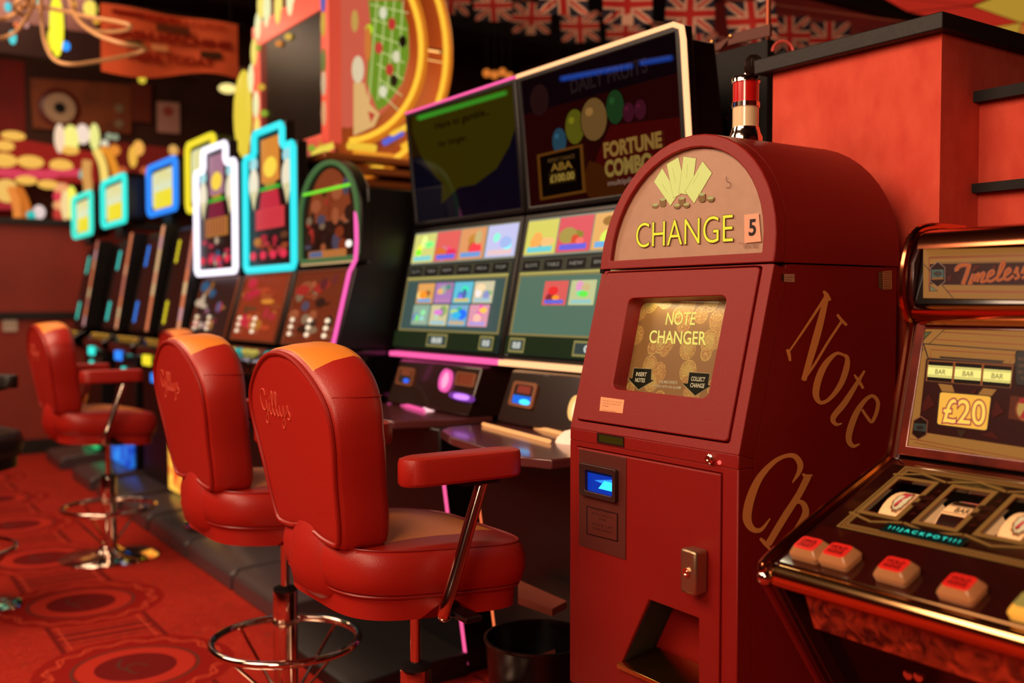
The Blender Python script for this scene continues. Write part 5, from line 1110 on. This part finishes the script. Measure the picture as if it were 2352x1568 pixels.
    for y0, y1, z, c in ((2.02, 2.16, 1.99, (250, 200, 60)), (2.05, 2.25, 1.955, (240, 150, 40))): MB().tube([(cx + .03, y0, z), (cx + .03, y1, z)], .018, 8).build('glow_bar', ink(c, .9), t)
    l = bpy.data.lights.new('ring_glow', 'POINT'); l.energy = 6; l.color = (1, .6, .2); l.shadow_soft_size = .25; o = bpy.data.objects.new('ring_glow', l); COL.objects.link(o); o.location = (-4.0, 2.5, 2.3)
tower()
# ------------------------------------------------------------------ bunting
def flag(parent, c, w, h, rz, tilt, k):
    u = Vector((math.cos(rz), math.sin(rz), 0)); v = Vector((-.12 * math.sin(rz), .12 * math.cos(rz), 1)).normalized(); v = (v + u * tilt).normalized(); n = u.cross(v)
    if n.dot(EYE - c) < 0: n = -n
    o = c - u * w / 2 - v * h
    N = 6; b = MB(); g = lambda s, t_, e_=0: o + u * w * s + v * h * t_ + n * (e_ + .012 * math.sin(s * 5 + k) * (1 - t_))
    mats = [mat('flag_navy', (24, 22, 44), .8), mat('flag_white', (226, 176, 150), .8), mat('flag_red', (190, 30, 26), .8)]
    def strip(pts, mi, e_):
        # cut a flat shape into slices so that it follows the ripple
        b.add([g(x, y, e_) for x, y in pts], [tuple(range(len(pts)))], mi)
    for i in range(N):
        s0, s1 = i / N, (i + 1) / N
        b.add([g(s0, 0), g(s1, 0), g(s1, 1), g(s0, 1)], [(0, 1, 2, 3)], 0)
    def bar(p, q, wd, mi, e_):
        P, Q = Vector((*p, 0)), Vector((*q, 0)); d = Vector(((Q - P).x * w, (Q - P).y * h, 0)).normalized(); nn = Vector((-d.y / w, d.x / h, 0)) * wd / 2
        M_ = 8
        for i in range(M_):
            a, c_ = P.lerp(Q, i / M_), P.lerp(Q, (i + 1) / M_)
            cl = lambda z: (min(max(z.x, 0), 1), min(max(z.y, 0), 1))
            b.add([g(*cl(a + nn), e_), g(*cl(c_ + nn), e_), g(*cl(c_ - nn), e_), g(*cl(a - nn), e_)], [(0, 1, 2, 3)], mi)
    bar((0, 0), (1, 1), .036, 1, .001); bar((0, 1), (1, 0), .036, 1, .0015); bar((0, 0), (1, 1), .013, 2, .002); bar((0, 1), (1, 0), .013, 2, .0025)
    bar((.5, 0), (.5, 1), .056, 1, .003); bar((0, .5), (1, .5), .056, 1, .0035); bar((.5, 0), (.5, 1), .032, 2, .004); bar((0, .5), (1, .5), .032, 2, .0045)
    b.build('flag', mats, parent, smooth=0, recalc=False)
def bunting(lab, ctr, w, h, extra, seed):
    R = random.Random(seed); pts = [Vector(c) for c in ctr]
    t = thing('flag_bunting', lab, 'bunting', pts[0], 'strings of union flags')
    MB().tube([p + Vector((0, 0, h * .5)) for p in ([pts[0] + (pts[0] - pts[1]) * .6] + pts + [pts[-1] + (pts[-1] - pts[-2]) * 3])], .004, 6).build('cord', mat('cord', (150, 80, 60), .7), t)
    for i, p in enumerate(pts):
        d = (pts[min(i + 1, len(pts) - 1)] - pts[max(i - 1, 0)]); rz = math.atan2(d.y, d.x)
        flag(t, p + Vector((0, 0, h * .5)), w, h, rz + R.uniform(-.1, .1), R.uniform(-.1, .1), i)
def on(z, pts): return [EYE + ray(x, y) * z for x, y in pts]
bunting('bunting string of large union flags passing over the right terminal', on(4.8, ((1140, -50), (1290, -10), (1440, 12), (1586, 34), (1722, 52))), .235, .20, 0, 1)
bunting('lower farther bunting string of smaller union flags under the dark ceiling', on(6.2, ((1040, 0), (1130, 15), (1222, 44), (1330, 62), (1437, 80), (1540, 96), (1604, 112))), .235, .20, 0, 2)
bunting('dim bunting string of union flags seen over the booth top', on(5.6, ((1812, 84), (1904, 96), (1996, 130))), .235, .22, 0, 3)

# black board behind the right terminal, strap rail, pole, cables, mesh ball
t = thing('backing_board', 'tall black board with leather strap rail behind the right terminal', 'board', (-2.2, 2.3, 0))
MB().prism([(2.30, 0), (2.30, 2.03), (2.33, 2.03), (2.33, 0)], -2.42, -2.03).build('board', M_blm, t)
BP = Plane((0, 2.29, 0), (0, -1, 0)); lr = mat('leather_strap', (96, 42, 26), .6, bump=.4)
MB().slab([BP.at(*p) for p in ((1625, 112), (1650, 98), (1676, 84), (1671, 92), (1655, 112), (1640, 118))], (0, .01, 0)).build('strap', lr, t)
MB().slab([BP.at(*p) for p in ((1672, 92), (1684, 76), (1768, 55), (1768, 82), (1690, 99), (1672, 104))], (0, .01, 0)).build('strap_rail', lr, t)
for p in ((1635, 96), (1678, 83)): MB().lathe([(.007, 0), (.006, -.004), (.002, -.006)], BP.at(*p) - Vector((0, .001, 0)), 12, ax='y').build('rivet', M_brs, t)
MB().tube(smoothline([BP.at(*p, .004) for p in ((1590, 258), (1625, 262), (1668, 270), (1672, 276))], 4), .0015, 5).build('wire', mat('wire_grey', (120, 70, 56), .6), t)
tag(MB().tube([(-2.08, 2.36, 0), (-2.08, 2.36, 3.2)], .008, 10).build('steel_post', mat('rust_post', (150, 70, 40), .4, .6)), 'thin rusty vertical post rising behind the booth corner', 'post')
p = EYE + ray(1731, 150) * 2.55
b = MB()
for k in range(12):
    a = math.pi * k / 12; b.tube([p + Vector((.024 * math.cos(q) * math.cos(a), .024 * math.cos(q) * math.sin(a), .027 * math.sin(q))) for q in [2 * math.pi * j / 24 for j in range(24)]], .0011, 4, closed=True)
for k in range(-5, 6):
    zz = k * .0045; r = .024 * math.sqrt(max(.02, 1 - (zz / .027) ** 2)); b.tube([p + Vector((r * math.cos(q), r * math.sin(q), zz)) for q in [2 * math.pi * j / 24 for j in range(24)]], .0011, 4, closed=True)
t = thing('microphone', 'dark mesh microphone head poking out beside the booth trim above the beacon', 'microphone', p)
b.build('mesh_head', mat('mesh_brown', (46, 24, 18), .5, .5), t)
MB().tube([p + Vector((.012, .018, .0)), Vector((-1.72, 2.02, 1.89))], .009, 10).build('handle', M_blk, t)
pr_ = EYE + ray(1798, 118) * 2.9
tag(MB().tube([pr_ + Vector((.0, 0, 0)) + (RT * math.cos(a) * .03 + UP * math.sin(a) * .03) for a in [math.pi * k / 10 for k in range(-1, 11)]], .004, 6).build('cable_loop', ink((226, 90, 80))), 'pink cable loop lying on the booth top beside the post', 'cable')

# leaded coloured ceiling light over the booth interior
t = thing('stained_glass_ceiling', 'lit stained glass ceiling panel of red and yellow panes at top right', 'ceiling light', (-2.6, 4.9, 2.72))
gx = [-3.0, -2.9, -2.55, -2.3, -1.95, -1.65, -1.3]; gy = [3.6, 4.1, 4.6, 5.2, 5.5, 5.9, 6.3]; zf = lambda x, y: 2.72
j = lambda i, k: Vector((gx[i] + .10 * math.sin(i * 3 + k * 2), gy[k] + .10 * math.cos(i * 2 + k * 5), 2.72))
for i in range(6):
    for k in range(6):
        q = [j(i, k), j(i + 1, k), j(i + 1, k + 1), j(i, k + 1)]; c = sum(q, Vector()) / 4
        MB().slab([c + (v - c) * .97 for v in q], (0, 0, .006)).build('pane', ink((214, 50, 34) if (i + k) % 3 else (226, 176, 60), .55), t, smooth=0)
        MB().ring(q, [c + (v - c) * .965 for v in q], (0, 0, .012)).build('lead_strip', M_blm, t, smooth=0)
MB().box(-3.18, -3.12, 3.42, 6.6, 2.70, 2.78).build('frame', M_blm, t)
dnl = EYE + ray(1742, 12) * 5.4
tag(MB().lathe([(.075, 0), (.085, -.006), (.07, -.012), (.055, -.004)], dnl, 24).build('downlight', M_chr), 'round chrome downlight ring beside the top of the rusty post', 'ceiling light')

# reflections in the dark screens come from coloured tubes hung over the aisle
def neon_tube(name, p, q, col, lab): tag(MB().tube([p, q], .011, 8).build(name, ink(col, 5.0)), lab, 'neon tube')
def mirrored(pl, px, py, dist):
    h = pl.at(px, py); d = ray(px, py).normalized(); r = d - 2 * d.dot(pl.n) * pl.n; return h + r * dist
PU_ = yzplane(1.991, 1.562, 1.95, 2.02)
neon_tube('neon_tube', mirrored(PU_, 1288, 182, 2.6), mirrored(PU_, 1450, 152, 2.6), (40, 110, 255), 'long blue neon tube over the aisle behind the camera, mirrored in the right screen')
neon_tube('neon_tube', mirrored(PU_, 1470, 146, 2.6), mirrored(PU_, 1541, 134, 2.6), (40, 110, 255), 'short blue neon tube over the aisle behind the camera, next to the long one')
neon_tube('neon_tube', mirrored(PU_, 960, 272, 2.8), mirrored(PU_, 1160, 214, 2.8), (50, 220, 60), 'green neon tube over the aisle behind the camera, mirrored in the left screen')

# ------------------------------------------------------------------ far end of the hall
# cash machine banner hanging across
t = thing('banner', 'orange fabric banner with faded cash machine lettering hanging from the ceiling', 'banner', (-6.8, 1.9, 3.2))
b = MB(); N = 24; YA, YB = 1.48, 2.37
g = lambda u, v: Vector((-6.8 + .02 * math.sin(u * 9), YA + (YB - YA) * u, (2.74 + .06 * u - .03 * math.sin(u * 6.3)) * (1 - v) + 3.17 * v))
b.add([g(i / N, v) for i in range(N + 1) for v in (0, .33, .66, 1)], [(4 * i + k, 4 * i + 4 + k, 4 * i + 5 + k, 4 * i + 1 + k) for i in range(N) for k in range(3)])
b.build('cloth', mat('banner_orange', (206, 82, 34), .8, mott=.15, mscale=5), t)
a = Art(Plane((-6.78, 0, 0), (1, 0, 0)), .004, .001, [Vector((-6.768, YA, 2.76)), Vector((-6.768, YB, 2.80)), Vector((-6.768, YB, 3.17)), Vector((-6.768, YA, 3.17))])
BR = (130, 30, 14)
a.text('CASH MACHINE', (.05, .50), (.93, .50), (.05, .62), BR, 0, .06).text('HERE TODAY', (.18, .16), (.80, .16), (.18, .28), BR, 0, .05).rect(.07, .84, .55, .92, BR).rect(.38, .66, .62, .78, (90, 40, 20)).rect(.16, .34, .28, .46, (60, 50, 20)).rect(.34, .34, .46, .44, (200, 130, 80)).poly([(.7, .30), (.86, .30), (.86, .44), (.7, .42)], (70, 40, 20)).text('GOOD LUCK', (.3, .82), (.9, .82), (.3, .92), (176, 50, 24), 0, .02)
a.build('banner_print', t)
MB().tube([(-6.8, YA - .05, 3.18), (-6.8, YB + .05, 3.18)], .012, 8).build('rail', M_blk, t)
for y in (YA + .05, YB - .05): MB().tube([(-6.8, y, 3.18), (-6.8, y, 4.1)], .003, 6).build('hanger', M_blk, t)

# board with clock on the far wall, notices, lamps
F = Plane((-10.0, 0, 0), (1, 0, 0))
wallbox('wall_end', -10.12, -10.02, -4.5, 7.0, 0, 4.1, m=M_wlb)
wallbox('wall_end_panel', -10.02, -10.005, -4.5, 1.52, 0, 4.1, m=M_wal)
def wq(pts): return [F.at(*p) for p in pts]
def flatbox(t, name, pts, th, m): return MB().slab(wq(pts), (th, 0, 0)).build(name, m, t, smooth=0)
t = thing('clock_board', 'brown patterned board carrying a round pale clock on the far wall', 'clock', F.at(180, 300))
flatbox(t, 'board', ((68, 180), (300, 195), (300, 308), (75, 295)), .02, mat('board_brown', (140, 70, 34), .7, mott=.3, mscale=4))
c = F.at(135, 250); MB().lathe([(.17, 0), (.18, .03), (.15, .05), (.0, .05)][:3], c + Vector((.0, 0, 0)), 32, ax='x').build('clock_rim', mat('clock_rim', (100, 26, 18), .4), t)
MB().lathe([(.135, .045), (.135, .055)], c, 28, ax='x').build('clock_face', mat('clock_face', (190, 160, 130), .6), t)
MB().lathe([(.05, .056), (.05, .06)], c, 20, ax='x').build('clock_centre', M_blk, t)
for p in ((272, 250), (272, 285)): MB().lathe([(.04, .02), (.04, .03)], F.at(*p), 16, ax='x').build('small_dial', mat('dial', (150, 130, 100), .6), t)
t = thing('wall_panel', 'plain reddish brown board right of the clock board', 'board', F.at(320, 280)); flatbox(t, 'board', ((302, 190), (346, 195), (346, 283), (302, 278)), .02, mat('board_red', (126, 50, 28), .7))
t = thing('notice', 'white paper notice taped to the dark brown far wall', 'notice', F.at(386, 305)); flatbox(t, 'sheet', ((360, 233), (412, 237), (413, 307), (361, 303)), .006, mat('paper_pink', (216, 164, 150), .7))
MB().lathe([(.05, .008), (.05, .009)], F.at(386, 256), 16, ax='x').build('emblem', ink((190, 90, 80)), t)
for lab, px, py, r in (('oval warm ceiling lamp above the paper notice', 477, 228, .085),):
    c = F.at(px, py) + Vector((.6, 0, 0)); t = thing('ceiling_lamp', lab, 'lamp', c); MB().ball(c, r, r, r * .5).build('lamp_glass', ink((250, 226, 140), 1.3), t); MB().tube([c, (c.x, c.y, 4.1)], .01, 6).build('lamp_rod', M_blk, t)
    MB().slab([c + Vector((-.1, -.05, .15)), c + Vector((-.1, .3, .15)), c + Vector((-.1, .3, .23)), c + Vector((-.1, -.05, .23))], (.05, 0, 0)).build('lamp_bracket', mat('pink_bracket', (170, 110, 90), .6), t)
c = F.at(295, 205) + Vector((.5, 0, 0)); t = thing('ceiling_lamp', 'small round yellow lamp between clock board and notice', 'lamp', c); MB().ball(c, .035).build('lamp_glass', ink((226, 200, 60), 1), t); MB().tube([c, (c.x, c.y, 4.1)], .005, 6).build('lamp_rod', M_blk, t)

# lit fairground style signs behind the partition
OP = Plane((-9.6, 0, 0), (1, 0, 0))
def sign(name, lab, px, c, em, th=.06, cat='sign'):
    t = thing(name, lab, cat, OP.at(px[0][0], px[0][1])); MB().slab([OP.at(*p) for p in px], (-th, 0, 0)).build('sign_body', ink(c, em), t, smooth=0); return t
R = random.Random(4)
t = sign('fairground_canopy', 'long lit red canopy with glowing yellow ovals above the partition at left', [(-60, 300), (160, 340), (220, 350), (222, 420), (-60, 412)], (190, 44, 34), .55)
for i, (px, py, rx, rz) in enumerate(((10, 335, .08, .045), (8, 368, .11, .06), (70, 372, .11, .055), (140, 380, .10, .055), (60, 414, .09, .04), (110, 424, .09, .04), (30, 312, .1, .04), (160, 345, .08, .04))):
    MB().ball(OP.at(px, py) + Vector((.01, 0, 0)), .03, rx, rz, 14).build('glow_oval', ink((250, 190, 84), .95), t)
for px, py in ((25, 398), (95, 400), (150, 395)): MB().ball(OP.at(px, py) + Vector((.01, 0, 0)), .02, .15, .04, 12).build('glow_oval', ink((236, 70, 96), .8), t)
t = sign('fairground_pillar', 'lit pink and orange pillar standing right of the canopy', [(126, 420), (158, 420), (158, 505), (126, 505)], (214, 70, 60), .6)
for k, c in enumerate(((250, 170, 110), (230, 60, 80), (250, 170, 110), (200, 60, 50))): MB().ball(OP.at(140, 432 + k * 20) + Vector((.01, 0, 0)), .03, .07, .045, 12).build('glow_oval', ink(c, .9), t)
t = sign('fairground_kiosk', 'lit red kiosk front with yellow lamps at the far left edge', [(-60, 415), (28, 415), (30, 480), (-60, 480)], (206, 50, 60), .6)
for px, py in ((15, 425), (16, 452), (10, 440)): MB().ball(OP.at(px, py) + Vector((.01, 0, 0)), .03, .08, .05, 12).build('glow_oval', ink((250, 196, 100), .9), t)
def arcsign(lab, pts, r, c, em): tag(MB().tube(smoothline([OP.at(*p) + Vector((.04, 0, 0)) for p in pts], 5), r, 8).build('neon_arch', ink(c, em), smooth=60), lab, 'neon sign')
arcsign('inner orange neon arch low at the far left', [(22, 430), (32, 455), (38, 485), (38, 508)], .035, (240, 140, 60), .9)
arcsign('outer orange neon arch low at the far left', [(38, 430), (52, 455), (60, 480), (62, 508)], .035, (224, 120, 40), .8)
arcsign('orange neon arch above the turquoise topper', [(232, 338), (250, 360), (262, 392), (268, 420)], .035, (240, 150, 44), .9)
arcsign('yellow neon arch just left of the orange arch', [(218, 345), (232, 375), (238, 410), (240, 460)], .035, (252, 216, 110), 1.0)
arcsign('pale orange upright glow between pillar and yellow arch', [(198, 370), (196, 400), (200, 430), (202, 470)], .04, (236, 170, 90), .8)
for i, (px, py, c, lab, ry, rz) in enumerate(((137, 318, (250, 214, 180), 'pale slanting bulb sign at the left of the bright cluster', .045, .13), (163, 318, (250, 240, 130), 'yellow bulb sign in the bright cluster', .07, .12), (190, 308, (246, 220, 200), 'cream bulb sign in the bright cluster', .06, .09), (217, 314, (240, 236, 140), 'tall yellow green bulb sign at the right of the cluster', .045, .12),
        (240, 330, (226, 220, 190), 'small white globe right of the bright cluster', .035, .035), (250, 313, (150, 160, 130), 'dim globe above the white one', .03, .03), (265, 315, (140, 150, 120), 'dim globe farthest right of the cluster', .03, .03), (263, 345, (230, 140, 50), 'orange globe behind the orange arch', .05, .05),
        (305, 360, (240, 180, 70), 'yellow upright bulb right of the orange arch', .04, .10), (318, 340, (246, 176, 80), 'orange yellow globe between turquoise and blue toppers', .05, .07), (398, 345, (226, 170, 90), 'orange globe just above the blue topper', .045, .05),
        (90, 498, (230, 205, 200), 'white globe standing on the partition top', .05, .06), (72, 505, (50, 190, 180), 'turquoise globe on the partition top', .04, .035), (165, 480, (252, 246, 90), 'bright yellow upright lamp on the partition top', .045, .15), (150, 488, (246, 214, 150), 'pale upright lamp left of the bright yellow one', .035, .13), (187, 400, (90, 180, 170), 'small turquoise glow beside the pale orange upright', .03, .04))):
    pz = OP if i < 11 or i == 15 else Plane((-9.26, 0, 0), (1, 0, 0)); c0 = pz.at(px, py)
    if i in (11, 12, 13, 14): c0.z = 1.972 + rz
    tag(MB().ball(c0, .04, ry, rz, 14).build('glow_lamp', ink(c, 1.0)), lab, 'lamp')
t = sign('red_awning', 'long dim red awning with yellow ovals behind the square toppers', [(225, 322), (440, 345), (440, 480), (225, 470)], (150, 40, 30), .4, .04)
for k in range(9): MB().ball(OP.at(280 + k * 18, 395 + (k % 3) * 28) + Vector((.01, 0, 0)), .03, .05, .05, 10).build('glow_oval', ink([(226, 110, 60), (220, 160, 70), (190, 60, 50)][k % 3], .7), t)
# beyond the ceiling beam: slim hanging lamps and looped cables
def hang(px, py, z, c, em, rx, rz, lab):
    c0 = EYE + ray(px, py) * z; t = thing('hanging_lamp', lab, 'lamp', c0)
    MB().ball(c0, rx, rx, rz, 16).build('lamp_glass', ink(c, em), t); MB().tube([c0 + Vector((0, 0, rz * .9)), (c0.x, c0.y, 4.1)], .004, 6).build('lamp_cord', M_blk, t)
hang(130, 60, 6.2, (250, 236, 50), 1.2, .042, .19, 'tall bright yellow hanging lamp inside the cable loops')
hang(117, 92, 6.3, (240, 216, 50), 1.1, .022, .07, 'thin yellow hanging lamp beside the tall one')
hang(151, 106, 6.3, (50, 150, 255), 1.3, .026, .03, 'small blue hanging lamp under the tall yellow one')
hang(29, 86, 6.0, (90, 220, 220), 1.0, .022, .042, 'lower turquoise hanging lamp at left')
hang(18, 16, 6.0, (90, 210, 220), 1.0, .02, .03, 'upper turquoise hanging lamp at the left edge')
hang(90, 4, 6.0, (110, 220, 200), 1.0, .016, .028, 'turquoise hanging lamp at the top edge')
hang(208, 20, 6.6, (252, 220, 90), 1.1, .045, .055, 'bell shaped yellow hanging lamp left of the banner')
hang(38, 57, 6.3, (240, 120, 70), .9, .018, .02, 'small orange hanging lamp at left')
hang(60, 58, 6.3, (226, 160, 150), .8, .016, .018, 'small pink hanging lamp at left')
for i, (px, py) in enumerate(((243, 18), (268, 22), (221, 48), (168, 10))): hang(px, py, 6.5, (240, 170, 50), .9, .022, .022, ('amber hanging lamp left above the banner', 'amber hanging lamp right above the banner', 'amber hanging lamp at the banner corner', 'dim amber hanging lamp between yellow lamps')[i])
cab = mat('cream_cable', (206, 158, 108), .45)
z = 5.4; W3 = lambda pts: smoothline([EYE + ray(x, y) * (z + .15 * math.sin(k_)) for k_, (x, y) in enumerate(pts)], 6)
t = thing('cable_bundle', 'cream cables hanging in loose loops from the ceiling at top left', 'cable', EYE + ray(140, -60) * z)
for pts in (((92, -40), (94, 20), (100, 80), (112, 118), (130, 140), (165, 148), (215, 142), (280, 130), (320, 120), (335, 112), (318, 106), (280, 100), (220, 78), (175, 40), (160, -10), (158, -40)),
            ((-20, 44), (10, 42), (40, 28), (60, 8), (64, -30)), ((40, 14), (80, 14), (140, 24), (200, 38), (270, 50), (300, 60), (285, 70), (230, 72), (190, 55), (165, 10)), ((-20, 90), (10, 86), (40, 70), (62, 40), (80, 0), (84, -40)), ((34, 18), (44, 32), (62, 34), (74, 10), (60, -4), (40, 4), (34, 18))):
    MB().tube(W3(pts), .011, 8).build('cable', cab, t)
wallbox('trim_8', -8.4, -8.2, .6, 1.75, 3.3, 3.75, m=mat('bulkhead', (74, 34, 28), .6, mott=.2, mscale=4))
# socket on the partition
t = thing('wall_socket', 'square white double socket low on the red partition', 'socket', (-9.2, 1.263, 1.088)); MB().box(-9.2, -9.185, 1.2, 1.31, 1.03, 1.13).build('plate', mat('socket_white', (206, 190, 170), .4), t, bevel=.003); MB().box(-9.186, -9.182, 1.215, 1.245, 1.06, 1.1).box(-9.186, -9.182, 1.262, 1.292, 1.06, 1.1).build('rocker', mat('rocker', (180, 160, 140), .4), t)
# warm lamps far behind the terminals
for i, (px, py) in enumerate(((1118, 168), (1136, 172), (1154, 166), (1170, 176))):
    c0 = EYE + ray(px, py) * 7.4; t = thing('festoon_lamp', ('first', 'second', 'third', 'fourth')[i] + ' small amber festoon lamp from the left, above the left terminal', 'lamp', c0, 'amber festoon lamps')
    MB().ball(c0, .03).build('lamp_glass', ink((236, 130, 50), .8), t); MB().tube([c0, (c0.x, c0.y, 4.1)], .003, 5).build('lamp_cord', M_blk, t)
